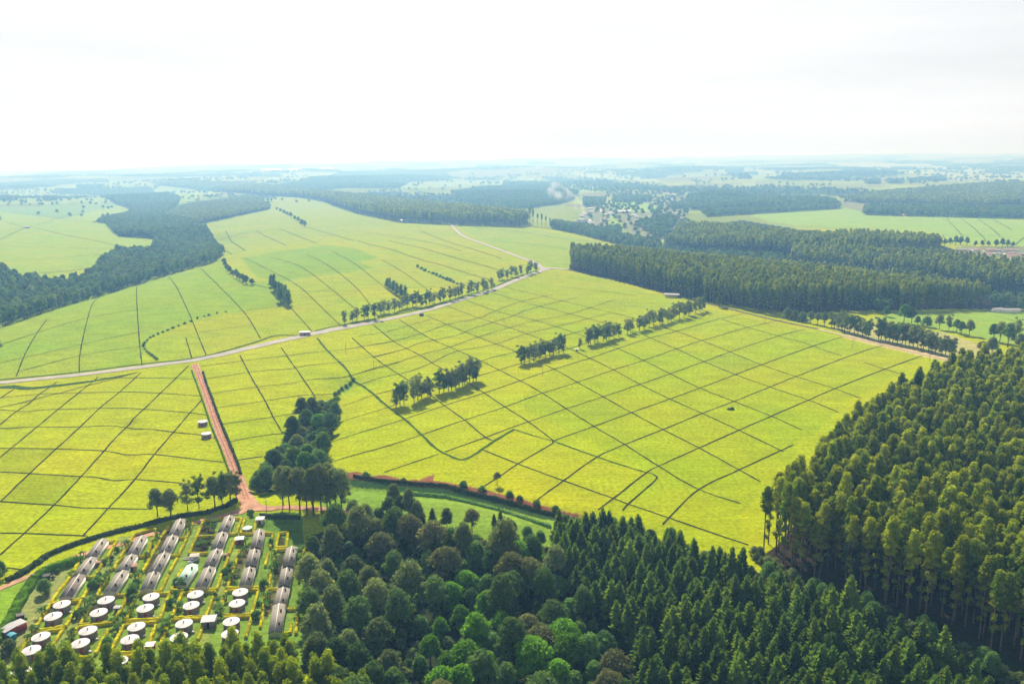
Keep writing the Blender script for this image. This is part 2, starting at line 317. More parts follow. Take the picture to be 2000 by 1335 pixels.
# ------------------------------------------------------------------ ground sheet
g_tea = (0.305, 0.345, 0.002); g_teaR = (0.268, 0.325, 0.002); g_hill = (0.215, 0.305, 0.016); g_green = (0.200, 0.295, 0.020)
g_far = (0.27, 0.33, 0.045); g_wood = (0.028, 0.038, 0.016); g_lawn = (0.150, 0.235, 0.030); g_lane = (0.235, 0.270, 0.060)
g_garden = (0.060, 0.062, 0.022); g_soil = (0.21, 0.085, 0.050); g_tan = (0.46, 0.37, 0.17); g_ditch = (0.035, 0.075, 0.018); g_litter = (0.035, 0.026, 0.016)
GROUND = [  # (outline as seen in the photo, colour, tea texture amount)
    # left hill above the road
    ([(-150, 760), (0, 742), (270, 712), (292, 660), (420, 614), (560, 600), (560, 560), (430, 500), (330, 530), (250, 555), (130, 590), (0, 632), (-150, 670)], g_hill, .8),
    ([(-150, 760), (0, 742), (270, 712), (280, 650), (158, 672), (0, 708), (-150, 735)], (0.24, 0.31, 0.014), .9),
    ([(300, 705), (380, 700), (560, 655), (700, 630), (700, 568), (570, 568), (553, 597), (408, 617), (330, 645), (285, 675)], (0.27, 0.32, 0.008), .9),
    ([(430, 500), (560, 480), (700, 452), (800, 435), (880, 437), (940, 470), (1050, 530), (960, 560), (800, 562), (570, 568), (520, 552), (455, 545)], (0.28, 0.325, 0.012), .8),
    ([(470, 505), (545, 490), (640, 479), (690, 484), (738, 503), (700, 511), (728, 524), (640, 537), (575, 545), (545, 552), (500, 540)], g_green, .8),
    ([(380, 440), (520, 410), (540, 382), (600, 384), (700, 420), (780, 432), (800, 436), (600, 470), (450, 497), (415, 480)], (0.26, 0.32, 0.030), .7),
    ([(885, 438), (1000, 440), (1060, 450), (1150, 468), (1190, 476), (1112, 485), (1112, 524), (1066, 520), (950, 475)], (0.25, 0.32, 0.028), .7),
    # right-hand side of the big field is greener
    ([(1060, 530), (1300, 578), (1410, 600), (1860, 700), (1600, 870), (1480, 1010), (1470, 1110), (1100, 1020), (1262, 922), (1100, 800), (1100, 700), (940, 640), (900, 590)], g_teaR, 1),
    ([(740, 640), (900, 590), (1060, 530), (1180, 560), (1010, 690), (880, 640)], (0.27, 0.318, 0.005), 1),
    ([(941, 877), (1004, 838), (1082, 862), (1166, 893), (1262, 923), (1198, 972), (1160, 1010), (1000, 968), (900, 945)], (0.315, 0.34, 0.002), 1),
    # greener plots
    ([(58, 924), (159, 930), (105, 986), (0, 980)], (0.225, 0.28, 0.003), 1), ([(0, 893), (21, 876), (110, 876), (58, 924), (0, 921)], (0.24, 0.29, 0.003), 1),
    ([(1438, 731), (1488, 712), (1425, 688), (1374, 706)], (0.235, 0.295, 0.006), 1), ([(1106, 798), (1178, 774), (1234, 805), (1160, 832)], (0.245, 0.30, 0.004), 1),
    ([(816, 692), (880, 677), (942, 706), (857, 714)], (0.26, 0.31, 0.006), 1), ([(730, 635), (780, 624), (837, 659), (770, 668)], (0.25, 0.31, 0.008), 1),
    ([(1150, 590), (1222, 583), (1290, 600), (1190, 607)], (0.245, 0.305, 0.010), 1),
    # far left fields
    ([(-300, 520), (0, 520), (60, 545), (300, 500), (310, 465), (222, 452), (222, 438), (177, 434), (300, 400), (215, 396), (0, 406), (-300, 420)], (0.255, 0.335, 0.035), .5),
    ([(120, 428), (180, 412), (260, 398), (215, 396), (0, 406), (0, 414)], (0.19, 0.29, 0.085), .5),
    ([(-200, 405), (215, 395), (190, 376), (140, 372), (180, 360), (0, 372), (-200, 385)], (0.24, 0.33, 0.07), .4),
    ([(170, 356), (200, 353), (300, 358), (410, 363), (430, 378), (350, 395), (300, 372), (200, 366)], (0.24, 0.34, 0.08), .4),
    ([(316, 425), (330, 405), (370, 395), (470, 380), (500, 376), (528, 405), (450, 420), (372, 436)], (0.07, 0.12, 0.045), .3),
    # far right fields
    ([(1450, 415), (1500, 408), (1640, 402), (1700, 418), (1845, 420), (2000, 424), (2150, 430), (2150, 480), (2000, 482), (1850, 476), (1835, 455), (1700, 445), (1560, 440), (1500, 432)], (0.235, 0.345, 0.055), .6),
    ([(1865, 482), (1995, 480), (2100, 484), (2100, 520), (1990, 512), (1880, 505)], (0.19, 0.20, 0.075), .3),
    # settlement in the valley and pale far slopes
    ([(1130, 440), (1150, 400), (1220, 392), (1340, 378), (1360, 395), (1330, 430), (1300, 470), (1210, 460)], (0.20, 0.215, 0.11), .3),
    ([(1180, 442), (1195, 418), (1215, 432), (1220, 448), (1240, 460), (1205, 458)], (0.25, 0.36, 0.05), .3),
    ([(1185, 392), (1240, 393), (1285, 402), (1280, 414), (1200, 412)], (0.25, 0.36, 0.06), .3),
    ([(1085, 348), (1130, 355), (1300, 366), (1330, 374), (1200, 372), (1130, 378), (1020, 352), (1000, 345)], (0.25, 0.34, 0.09), .3),
    ([(1110, 335), (1180, 340), (1250, 345), (1290, 355), (1380, 358), (1250, 354), (1150, 350)], (0.30, 0.38, 0.09), .3),
    ([(985, 360), (980, 350), (800, 358), (740, 368), (880, 365)], (0.24, 0.32, 0.12), .3),
    ([(510, 354), (560, 338), (660, 336), (600, 350)], (0.26, 0.34, 0.12), .3),
    ([(1450, 330), (1560, 336), (1430, 362), (1480, 366)], (0.26, 0.33, 0.13), .3),
    ([(1600, 317), (1800, 320), (1950, 335), (1860, 342), (1700, 335)], (0.30, 0.37, 0.10), .3),
    ([(1820, 350), (1880, 340), (2100, 340), (2100, 350)], (0.32, 0.36, 0.10), .3),
    # woods' floors
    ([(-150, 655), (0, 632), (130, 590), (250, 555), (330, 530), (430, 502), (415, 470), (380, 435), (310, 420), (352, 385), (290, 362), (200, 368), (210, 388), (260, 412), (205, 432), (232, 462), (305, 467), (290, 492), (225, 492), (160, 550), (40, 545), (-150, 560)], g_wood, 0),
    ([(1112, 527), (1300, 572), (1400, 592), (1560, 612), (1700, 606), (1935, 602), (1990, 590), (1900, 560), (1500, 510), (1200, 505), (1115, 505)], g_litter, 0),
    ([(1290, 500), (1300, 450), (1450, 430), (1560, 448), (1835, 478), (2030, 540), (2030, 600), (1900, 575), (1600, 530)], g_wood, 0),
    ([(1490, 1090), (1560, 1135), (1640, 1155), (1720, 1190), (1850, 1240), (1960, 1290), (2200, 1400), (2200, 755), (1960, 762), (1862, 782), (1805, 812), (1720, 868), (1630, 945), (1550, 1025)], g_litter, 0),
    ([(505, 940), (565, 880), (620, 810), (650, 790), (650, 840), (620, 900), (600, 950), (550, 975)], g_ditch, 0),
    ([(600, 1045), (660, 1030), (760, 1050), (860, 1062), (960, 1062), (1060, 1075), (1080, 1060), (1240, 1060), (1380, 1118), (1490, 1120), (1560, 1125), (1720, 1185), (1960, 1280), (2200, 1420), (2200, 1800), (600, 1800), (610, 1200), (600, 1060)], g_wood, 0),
    # drain, bank and grass beside the woodland
    ([(600, 960), (680, 932), (780, 942), (930, 965), (1060, 994), (1130, 1004), (1130, 1070), (1060, 1075), (960, 1055), (860, 1040), (760, 1010), (650, 1010)], (0.165, 0.265, 0.028), .4),
    ([(650, 926), (760, 942), (860, 950), (1000, 978), (1130, 1003), (1130, 1016), (1060, 1014), (1000, 996), (900, 972), (760, 956), (650, 945)], g_ditch, 0),
    ([(652, 922), (700, 920), (722, 930), (745, 927), (790, 936), (820, 936), (852, 926), (846, 939), (900, 946), (950, 956), (1000, 969), (1060, 988), (1150, 1006), (1120, 1007), (1060, 996), (1000, 980), (930, 966), (850, 950), (780, 943), (700, 936), (652, 933)], g_soil, 0),
    ([(668, 770), (688, 738), (696, 742), (672, 768), (652, 785)], (0.13, 0.26, 0.05), .2),
    # sandy strip and pasture to the right
    ([(1620, 640), (1700, 628), (1850, 650), (1960, 690), (1860, 705), (1700, 672)], (0.34, 0.33, 0.12), .3),
    ([(1640, 652), (1700, 662), (1860, 700), (1850, 706), (1700, 672), (1650, 660)], g_tan, 0),
    ([(1700, 625), (1740, 612), (1860, 606), (1960, 608), (2100, 620), (2100, 680), (1950, 668), (1850, 645)], (0.22, 0.32, 0.04), .6),
    # village
    ([(-120, 1190), (0, 1152), (60, 1122), (120, 1097), (270, 1050), (350, 1024), (480, 1000), (590, 1000), (600, 1090), (600, 1240), (560, 1600), (-300, 1600)], g_lawn, 0),
    ([(0, 1240), (45, 1165), (100, 1108), (150, 1090), (110, 1160), (30, 1275), (0, 1335), (-100, 1400)], (0.225, 0.245, 0.075), .2),
    ([(-100, 1300), (0, 1230), (37, 1165), (64, 1124), (0, 1150), (-100, 1195)], (0.19, 0.31, 0.02), .4),
    ([(212, 1087), (232, 1050), (256, 1046), (222, 1110), (175, 1185), (120, 1290), (90, 1330), (100, 1270), (165, 1160)], (0.20, 0.25, 0.055), .2),
    ([(313, 1152), (349, 1085), (372, 1040), (392, 1018), (396, 1020), (362, 1090), (334, 1147), (300, 1240), (285, 1300), (270, 1300), (303, 1220)], (0.18, 0.255, 0.045), .2),
    ([(425, 1148), (450, 1085), (470, 1040), (478, 1012), (468, 1072), (444, 1145), (400, 1290), (385, 1290), (402, 1205)], (0.21, 0.26, 0.05), .2),
    ([(397, 1018), (432, 1010), (420, 1043), (384, 1044)], g_garden, 0), ([(383, 1047), (420, 1045), (406, 1076), (371, 1076)], g_garden, 0),
    ([(310, 1055), (330, 1027), (340, 1035), (318, 1072), (300, 1080)], g_garden, 0), ([(262, 1043), (292, 1030), (297, 1040), (282, 1050), (250, 1082), (240, 1083)], g_garden, 0),
    ([(545, 1040), (561, 1038), (558, 1065), (541, 1066)], g_garden, 0), ([(470, 1070), (485, 1064), (492, 1075), (466, 1130), (450, 1135)], (0.11, 0.10, 0.04), 0),
    ([(75, 1208), (98, 1180), (112, 1190), (95, 1212)], g_garden, 0), ([(170, 1200), (188, 1172), (200, 1180), (185, 1208)], g_garden, 0),
    ([(360, 1190), (372, 1155), (385, 1160), (372, 1200)], (0.12, 0.10, 0.04), 0), ([(535, 1100), (555, 1072), (552, 1110), (528, 1170)], g_garden, 0),
    ([(524, 1150), (540, 1150), (536, 1185), (512, 1215)], (0.12, 0.11, 0.04), 0), ([(280, 1114), (296, 1083), (312, 1078), (290, 1125)], g_garden, 0),
    ([(505, 1000), (590, 1000), (596, 1066), (520, 1036)], (0.105, 0.19, 0.025), .1),
]
def build_ground():
    r = [2.0, 12, 25, 40, 60, 80]
    while r[-1] < 30000:
        q = r[-1]; r.append(q + max(0.9 if q < 175 else 0.0, min(q * q / CAM_H * 0.00125, q * 0.028)) + 0.05)
    r = np.array(r)
    da = 0.00135
    fine = np.arange(-0.72, 0.72, da); coarse = np.arange(0.72 + 0.05, 2 * math.pi - 0.72, 0.05)
    az = np.concatenate([fine, coarse]); na, nr = len(az), len(r)
    X = np.sin(az)[None, :] * r[:, None]; Y = np.cos(az)[None, :] * r[:, None]
    Z = terr(X, Y)
    V = np.stack([X, Y, Z], -1).reshape(-1, 3)
    i, j = np.meshgrid(np.arange(nr - 1), np.arange(na), indexing='ij'); j2 = (j + 1) % na
    F = np.stack([i * na + j, (i + 1) * na + j, (i + 1) * na + j2, i * na + j2], -1).reshape(-1, 4)[:, ::-1]
    V = np.concatenate([V, [[0, 0, terr(0., 0.)]]]); c = len(V) - 1
    T = np.array([[c, k, (k + 1) % na] for k in range(na)])[:, ::-1]
    x, y = V[:, 0], V[:, 1]; rr = np.hypot(x, y)
    col = np.zeros((len(V), 4), np.float32); col[:, :3] = g_tea; col[:, 3] = 1.0
    # beyond the traced fields: patchwork of pasture, tea and woodland
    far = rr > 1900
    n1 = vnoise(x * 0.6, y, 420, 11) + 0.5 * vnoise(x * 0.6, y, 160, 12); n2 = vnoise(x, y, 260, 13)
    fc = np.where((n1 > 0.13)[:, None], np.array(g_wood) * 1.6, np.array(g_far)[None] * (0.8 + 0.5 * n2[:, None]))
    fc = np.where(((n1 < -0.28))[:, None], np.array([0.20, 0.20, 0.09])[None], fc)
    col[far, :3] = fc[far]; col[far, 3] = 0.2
    for pl, cc, tea in GROUND:
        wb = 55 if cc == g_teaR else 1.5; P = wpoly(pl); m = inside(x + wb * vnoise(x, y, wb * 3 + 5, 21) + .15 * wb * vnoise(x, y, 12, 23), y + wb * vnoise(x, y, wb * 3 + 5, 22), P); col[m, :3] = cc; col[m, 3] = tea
    me = mesh_np('ground', V, [F, T], None or mat_ground(), smooth=True)
    a = me.color_attributes.new('land', 'FLOAT_COLOR', 'POINT'); a.data.foreach_set('color', col.ravel())
    return tag(link('ground', me), 'green and yellow tea land with lawns, woods and far hills', 'ground', kind='structure')
def mat_ground():
    m = bpy.data.materials.new('tea_and_pasture'); m.use_nodes = True; t = m.node_tree; b = t.nodes['Principled BSDF']
    b.inputs['Roughness'].default_value = 0.95; b.inputs['Specular IOR Level'].default_value = 0.0
    a = N(t, 'ShaderNodeAttribute', attribute_name='land'); c = N(t, 'ShaderNodeTexCoord')
    def noise(scale, sx=1, sy=1, rot=0, det=4):
        mp = N(t, 'ShaderNodeMapping'); mp.inputs['Scale'].default_value = (sx, sy, 1); mp.inputs['Rotation'].default_value = (0, 0, rot)
        n = N(t, 'ShaderNodeTexNoise'); n.inputs['Scale'].default_value = scale; n.inputs['Detail'].default_value = det
        t.links.new(c.outputs['Object'], mp.inputs[0]); t.links.new(mp.outputs[0], n.inputs[0]); return n
    def rng(n, lo, hi, a0=0.3, a1=0.7):
        r = N(t, 'ShaderNodeMapRange'); r.inputs[1].default_value = a0; r.inputs[2].default_value = a1; r.inputs[3].default_value = lo; r.inputs[4].default_value = hi
        t.links.new(n.outputs[0], r.inputs[0]); return r
    speck = rng(noise(0.55, det=6), 0.74, 1.22); rows = rng(noise(0.22, 0.12, 3.2, R(-8)), 0.86, 1.12)
    patch = rng(noise(0.012, 1, 1, 0.4, 3), 0.88, 1.05, 0.35, 0.65); patch2 = rng(noise(0.05, 1, 1.6, 0.9, 3), 0.90, 1.10)
    m1 = N(t, 'ShaderNodeMath', operation='MULTIPLY'); m2 = N(t, 'ShaderNodeMath', operation='MULTIPLY'); m3 = N(t, 'ShaderNodeMath', operation='MULTIPLY')
    t.links.new(speck.outputs[0], m1.inputs[0]); t.links.new(rows.outputs[0], m1.inputs[1])
    t.links.new(m1.outputs[0], m2.inputs[0]); t.links.new(patch2.outputs[0], m2.inputs[1])
    t.links.new(m2.outputs[0], m3.inputs[0]); t.links.new(patch.outputs[0], m3.inputs[1])
    # patch noise greens the tea: scale red more than green
    sep = N(t, 'ShaderNodeSeparateColor'); cmb = N(t, 'ShaderNodeCombineColor'); t.links.new(a.outputs['Color'], sep.inputs[0])
    g1 = N(t, 'ShaderNodeMath', operation='MULTIPLY'); g2 = N(t, 'ShaderNodeMath', operation='MULTIPLY'); g3 = N(t, 'ShaderNodeMath', operation='MULTIPLY')
    t.links.new(sep.outputs[0], g1.inputs[0]); t.links.new(m3.outputs[0], g1.inputs[1])
    t.links.new(sep.outputs[1], g2.inputs[0]); t.links.new(m2.outputs[0], g2.inputs[1])
    t.links.new(sep.outputs[2], g3.inputs[0]); t.links.new(m2.outputs[0], g3.inputs[1])
    t.links.new(g1.outputs[0], cmb.inputs[0]); t.links.new(g2.outputs[0], cmb.inputs[1]); t.links.new(g3.outputs[0], cmb.inputs[2])
    t.links.new(cmb.outputs[0], b.inputs['Base Color'])
    bp = N(t, 'ShaderNodeBump'); bp.inputs['Strength'].default_value = 0.6; bp.inputs['Distance'].default_value = 0.5
    hn = noise(0.8, det=5); t.links.new(hn.outputs[0], bp.inputs['Height']); t.links.new(bp.outputs[0], b.inputs['Normal'])
    return m
build_ground()

# ------------------------------------------------------------------ roads and field paths (sheets laid on the land)
def catmull(P, step):
    P = np.asarray(P); out = []
    for i in range(len(P) - 1):
        p0, p1, p2, p3 = P[max(i - 1, 0)], P[i], P[i + 1], P[min(i + 2, len(P) - 1)]
        n = max(2, int(np.linalg.norm(p2 - p1) / step))
        for k in range(n):
            t = k / n; out.append(0.5 * ((2 * p1) + (-p0 + p2) * t + (2 * p0 - 5 * p1 + 4 * p2 - p3) * t * t + (-p0 + 3 * p1 - 3 * p2 + p3) * t ** 3))
    out.append(P[-1]); return np.array(out)
def strip(mb, pl, w, step=7, jit=0.12, lift=0.06, m=0):
    if isinstance(pl[0], tuple): P = U([p[0] for p in pl], [p[1] for p in pl])[:, :2]
    else: P = np.asarray(pl)[:, :2]
    W0 = np.interp(np.linspace(0, 1, 200), np.linspace(0, 1, len(w)), w) if hasattr(w, '__len__') else None
    Q = catmull(P, step); n = len(Q)
    d = np.gradient(Q, axis=0); d /= np.linalg.norm(d, axis=1)[:, None] + 1e-9; nn = np.stack([-d[:, 1], d[:, 0]], 1)
    ww = (np.interp(np.linspace(0, 1, n), np.linspace(0, 1, 200), W0) if W0 is not None else np.full(n, float(w))) / 2
    A = Q + nn * (ww * (1 + rs.uniform(-jit, jit, n)))[:, None]; B = Q - nn * (ww * (1 + rs.uniform(-jit, jit, n)))[:, None]
    def zz(X): return terr(X[:, 0], X[:, 1]) + lift + np.hypot(X[:, 0], X[:, 1]) * 0.00025
    C = Q
    V = np.concatenate([np.c_[A, zz(A)], np.c_[C, zz(C)], np.c_[B, zz(B)]])
    F = [[i, i + 1, n + i + 1, n + i] for i in range(n - 1)] + [[n + i, n + i + 1, 2 * n + i + 1, 2 * n + i] for i in range(n - 1)]
    mb.add(V, np.array(F)[:, ::-1], m)
PATHS = [
 [(111,746),(65,780.5),(35,801.4),(0,829)],[(35,755),(0,778)],[(191.5,736.4),(172,752.7),(114,799),(72,834),(21,875.7),(0,893)],
 [(276,727),(232,766.6),(195,796.8),(155.5,834.5),(110.3,876),(58,924.5),(0,980)],
 [(368,714.4),(313.4,767.8),(281,799),(246,835),(204.3,879.5),(159,930),(105.6,986),(46.5,1041.5),(0,1083.5)],
 [(394.7,780.5),(371.4,806),(339,844),(301.8,887),(263.5,936),(211.3,992.5),(163,1045)],
 [(0,777),(79,769.4),(134.6,767.8),(243.8,765.4),(313.4,767.8),(397,773.6)],[(195,738.3),(243.8,737.6),(343.6,738.8),(386,741.5)],
 [(0,795.6),(65,780.5),(116,767.8),(171.8,752.7),(213.6,742.2),(260,729.5)],
 [(0,800.3),(113.8,799),(232,797),(281,799),(371,806),(407,811)],[(0,835.8),(72,834),(155.5,833.5),(246,835),(339,844),(392,849),(422,855)],
 [(0,875.3),(110,876.2),(204,880.4),(302,887.3),(400,898.5),(437,902)],[(0,921.7),(58,924.3),(159,930.5),(197,933.3),(263.5,936),(336.6,941.4),(405,948)],
 [(0,979),(105.6,986),(211.3,992.3),(288,994)],[(0,1040.7),(46.5,1041.2),(168,1046)],[(-160,1010),(-80,975),(0,979)],[(13,1108),(45,1112)],
 [(468.8,693.7),(485.6,727.4),(502.5,756.6),(518.2,783.6),(535,817.3),(552,846.5)],[(548.5,678),(575.5,716.2),(595.7,745.4),(617,778)],
 [(393.5,715),(470,705),(566.5,693.7),(638.4,685.8),(672,682.5),(706,677),(771,666.7)],
 [(400,739.8),(485.6,727.4),(573,719),(663,707),(730.6,697),(780,684.7)],[(410,768.3),(502.5,755.5),(593.5,743.6),(685.6,733.7),(730.6,719),(780,706)],
 [(422,796),(518,783),(566.5,775),(618,770.8),(661,768)],[(435,828),(535,814),(582,806.5)],[(450.8,862.2),(551,846.5)],[(466.5,898.2),(512.6,891.5)],
 [(667.6,792.6),(705.8,780),(780,759)],[(674.4,820.7),(717,808.3),(755.3,796),(780,787)],
 [(629.4,870),(701.3,845.4),(780,821.8),(790.4,818),(873.6,790),(945.5,767.4),(1017.4,742.7),(1083,720.5),(1152,699.5),(1207.3,680.2),(1270,660),(1322,646.5),(1391.6,626.3),(1450,612.8)],
 [(634,907),(732.8,877.5),(780,863.4),(824,848.5),(907.3,820.2),(986,794.4),(1060,767.4),(1127.5,746.3),(1198.3,722.2),(1256.7,703.8),(1320.8,681.3),(1370.2,665.2),(1400,656.8),(1461,639),(1527,625)],
 [(750,922.5),(768,916),(855.6,886.5)],
 [(869,882),(947.8,854),(1008.4,831.5),(1033,823),(1106,798),(1178,774.6),(1250,750.3),(1309.6,729.7),(1374.7,706),(1426,687.3),(1519.7,656.3),(1570.7,642.8)],
 [(938.8,954),(983.7,924.7),(1011,905.6),(1080,865),(1082.6,860),(1160,832.4),(1233,805.6),(1308.4,779),(1366.9,757.8),(1437,731.2),(1487.9,712),(1583.4,677.2),(1644.5,658)],
 [(1050,975.3),(1100,939),(1166.3,892),(1221.3,867.4),(1295.3,838.4),(1371.3,807),(1434,783.5),(1504.4,755.4),(1554,735.2),(1670,691.2),(1723.5,674.6)],
 [(1167.4,995.5),(1198.9,972),(1261.8,923),(1286.5,910),(1365,874.5),(1442.5,840.3),(1505.7,812.7),(1578.3,781.3),(1630.5,758.7),(1727.3,721),(1800,695)],
 [(1261.8,922.5),(1284.3,931.5),(1257.3,957.3),(1228,983),(1215.7,996.6)],
 [(1294.4,1024.7),(1306.7,1011.2),(1365.2,955),(1443.8,917),(1500,891),(1550,868)],
 [(687.9,660),(730,697),(758.4,717.8),(787.6,736.2),(837.6,769.7),(866.9,791),(907.3,820),(947.8,854),(965.7,860)],
 [(941,877.5),(1011.8,905.6),(1100.8,938.4),(1197,972.5),(1228,984),(1306.7,1011.2),(1461.8,1064)],
 [(729.2,634.6),(771.9,668.3),(816.9,691.9),(855,715.5),(911.8,746),(945.5,767.4),(986,794.2),(1032,823.5),(1081.5,860.7)],
 [(779.8,624.5),(837,659.3),(891,683),(942.7,706.5),(1014.6,742.5),(1059.8,768),(1106,798),(1160,832.5),(1220.5,868),(1286.5,910),(1364.5,955.3),(1446,982.5)],
 [(833.7,616.6),(891,641.3),(942.7,661.6),(1007.9,686.3),(1050,706),(1083.7,721.5),(1127.5,746.3),(1178,774.6),(1234,806),(1295,838.5),(1365.2,874.6),(1443.8,917.3),(1485.4,940.4)],
 [(873,597.5),(936,621),(996.6,640.2),(1055,661.5),(1115,682.5),(1152,699.3),(1198.3,722.2),(1250,750.4),(1308.4,779),(1371.3,807),(1442,839.5),(1500,867.4),(1530,882)],
 [(909,585.2),(969.7,607.6),(1050.3,627),(1122,650),(1169,667.9),(1207.3,681),(1256.7,703.6),(1309,729.7),(1366.9,757.8),(1433.5,783.8),(1505.7,812.3),(1566.8,839.7)],
 [(954,569.4),(1014.6,587.4),(1050,597),(1117.4,614),(1175.8,629.7),(1241,647.6),(1272.5,661),(1320.8,681.3),(1374.7,706),(1436.5,731.5),(1503.5,755.5),(1578.3,781),(1638.2,805)],
 [(985.4,560.4),(1051,576),(1140,598),(1223,617.3),(1292.7,638.7),(1322,647),(1370.2,665),(1426,687.3),(1487.9,712.4),(1554,735),(1630.5,758.9),(1682.7,778.5)],
 [(1095,560),(1193.8,570.8),(1245.5,578)],[(1410,623.7),(1461,639.3),(1522.3,656.8),(1570,669.5),(1616.5,686),(1644.5,695)],[(1687.8,707.7),(1727.3,720.6),(1761.7,731)],
 [(700,656),(749,649),(794,637),(840,624)],[(700,677.3),(767.4,666),(825.8,650.3),(879.8,632),(936,621),(960.7,610),(1014.6,590),(1080,575)],
 [(729,696.4),(789.9,681.8),(821.3,669.4),(891,655),(924.7,641.3),(996.6,618.9),(1037,603),(1130,580)],[(700,729),(760.7,713.3),(816.9,694),(879.8,677.3),(938,657),(998.9,639),(1050.6,625.6),(1117,612),(1200,585)],
 [(700,751.5),(785.4,729),(839.3,710),(891,686.3),(965,672.8),(1025.8,652.6),(1100,634.6),(1190,612)],[(700,781.8),(763,762.7),(840,742),(945,703),(1007.9,686.3),(1122,650),(1200,630)],
 [(857,753.7),(945,731),(1014.6,710),(1083,690),(1152,668)],
 [(31.7,734.9),(54.6,680.3),(91.5,624)],[(155,727.8),(160.2,669.7),(192,581.7)],[(278,717.3),(271,648.6),(267,560)],[(403,694.4),(373,620.4),(352,574.6),(329.2,540)],
 [(375,701.4),(362.7,659)],[(508.8,661),(482.4,617),(454,585),(422.5,553.5),(391,524)],[(609,646.8),(567,599.3)],[(665.5,636.3),(588,562.3),(528,528.9),(475,503)],
 [(693.7,602.8),(644.4,562.3),(581,518.3),(528,502.5)],[(740,620),(700,566),(651,525),(598.6,497)],[(800,595),(750,560),(700,520),(650,492)],[(860,585),(800,540),(745,507)],
 [(0,708.5),(158.5,673),(271,648.6),(317,640)],[(35,726),(158,694),(280,675)],[(0,673),(158,624),(300,600)],[(489.4,553.5),(521,562.3)],
 [(570,568.7),(700,567.6),(754,566),(798.9,562),(866,559),(930,550)],[(464.8,608),(553,597.5)],[(391,648.6),(493,634.5)],
 [(415.5,472.5),(493,453),(598.6,444.4),(700,439),(790,432)],[(408,460),(454,497)],[(440,451),(479,490)],[(500,450),(560,480)],[(545,447),(620,476)],[(600,444),(690,470)],
 [(700,470),(800,500),(870,520),(960,548)],[(760,470),(860,495),(950,520),(1020,540)],[(820,450),(900,480),(980,505)],[(700,452),(820,470),(900,490)],
 [(920,445),(1010,452),(1110,468),(1180,472)],[(960,470),(1060,480),(1110,487)],
 [(10.3,433.4),(48,443),(63.8,444.6),(120.6,457.5),(189.6,471),(237.8,481.6),(282.6,488.5)],[(0,511.3),(72.4,506.6),(172,499),(268.8,490)],
 [(46.5,534.7),(120.6,530.8),(189.6,521.3)],[(0,453),(48,445.5)],[(0,468),(34.5,451.5),(50,445)],[(60,442),(82.7,436.8),(120.6,424),(155,418)],
 [(22.4,412.7),(103.4,424.8),(177.5,434.3),(222,438.6)],[(0,480),(100,484),(230,487)],
 [(1707,426.7),(1843.8,429.8),(1853.4,418.3),(2000,425.5)],[(1839,458.4),(1915.7,459),(1954,462.7),(2000,467.5)],[(1877,426.7),(1916,459),(1925,472.3)],
 [(1851,431.5),(1882,462.7)],[(1911,428),(1954,461.5)],[(1841,459),(1850,474.7)],[(1939.6,428),(1975.6,449.5)],[(1982.8,478.3),(2000,463.9)],[(1450,414),(1600,405),(1640,402)],
 [(1940,616),(1975,625),(2010,634)],
]
mbp = MB()
for p in PATHS: strip(mbp, p, 0.85 if p[0][1] > 560 or p[-1][1] > 560 else 1.5, 6, 0.4, 0.05)
tag(mbp.obj('field_path', M_PATH), 'dark narrow picking paths in a grid between the tea plots', 'path', kind='structure')
DRAIN = [[(619.3,660),(638.4,683.6),(669.9,713.9),(684.5,733),(690,744.3),(708,753.3),(730.6,771.2),(755.3,792.6),(790.4,819),(824,849.4),(851,875.3),(875.8,888.8),(896,896.6),(911.8,895.5),(941,877.5),(965.7,860.7),(1004,838.2)],
         [(1004,838.2),(1040,850),(1082,862),(1166,892),(1262,923)]]
mbd = MB(); strip(mbd, DRAIN[0], 1.7, 5, 0.4, 0.09); strip(mbd, DRAIN[1], 1.0, 5, 0.6, 0.09)
strip(mbd, [(-150,772),(0,756),(60,758),(120,752),(200,741),(270,727)], [5, 7, 7, 6, 4, 1.5], 5, 0.25, 0.1)
strip(mbd, [(0,742),(150,727),(270,712),(375,700),(430,688),(500,668),(540,655),(590,654),(640,640),(735,622),(830,601),(900,580),(960,562),(1010,541),(1050,528)], 2.4, 5, 0.3, 0.1)
tag(mbd.obj('grass_verge', M_VERGE), 'dark overgrown ditch and verge edging the road and the tea field', 'verge', kind='structure')
ROAD = [(-260,775),(0,747.5),(150,732.5),(270,717.5),(375,704),(430,693),(500,676.5),(560,663),(640,646),(735,628),(830,607),(900,586),(960,567.5),(1010,546.5),(1050,532),(1066,526)]
mbr = MB(); strip(mbr, ROAD, [8, 8, 8, 8.5, 9, 10.5, 12, 9, 8, 8, 8, 8, 8, 8, 9], 8, 0.08, 0.13)
strip(mbr, [(1070,528),(1052,519),(1040,511),(1000,497),(950,478.5),(905,461),(887,446),(878,437),(850,433),(790,431)], [9, 8, 7, 7, 7, 7, 7, 6, 4], 12, 0.08, 0.14)
strip(mbr, [(1056,527),(1075,524),(1110,526.5)], [10, 12, 7], 6, 0.08, 0.15)
tag(mbr.obj('gravel_road', M_ROAD), 'pale grey gravel road crossing the tea fields', 'road', kind='structure')
mbt = MB(); strip(mbt, [(1108,526.5),(1150,535),(1250,558),(1300,573.5),(1400,597),(1500,622),(1600,643)], [6, 5, 4, 4, 4, 4], 8, 0.15, 0.12)
tag(mbt.obj('dirt_track', M_RUT), 'dark dirt track running along the front of the eucalyptus plantation', 'track', kind='structure')
mbs = MB(); strip(mbs, [(1598,643),(1650,655),(1700,667),(1760,681),(1850,702)], 3.5, 8, 0.2, 0.13)
tag(mbs.obj('sandy_track', M_TAN), 'sandy track under the line of trees at the right edge of the field', 'track', kind='structure')
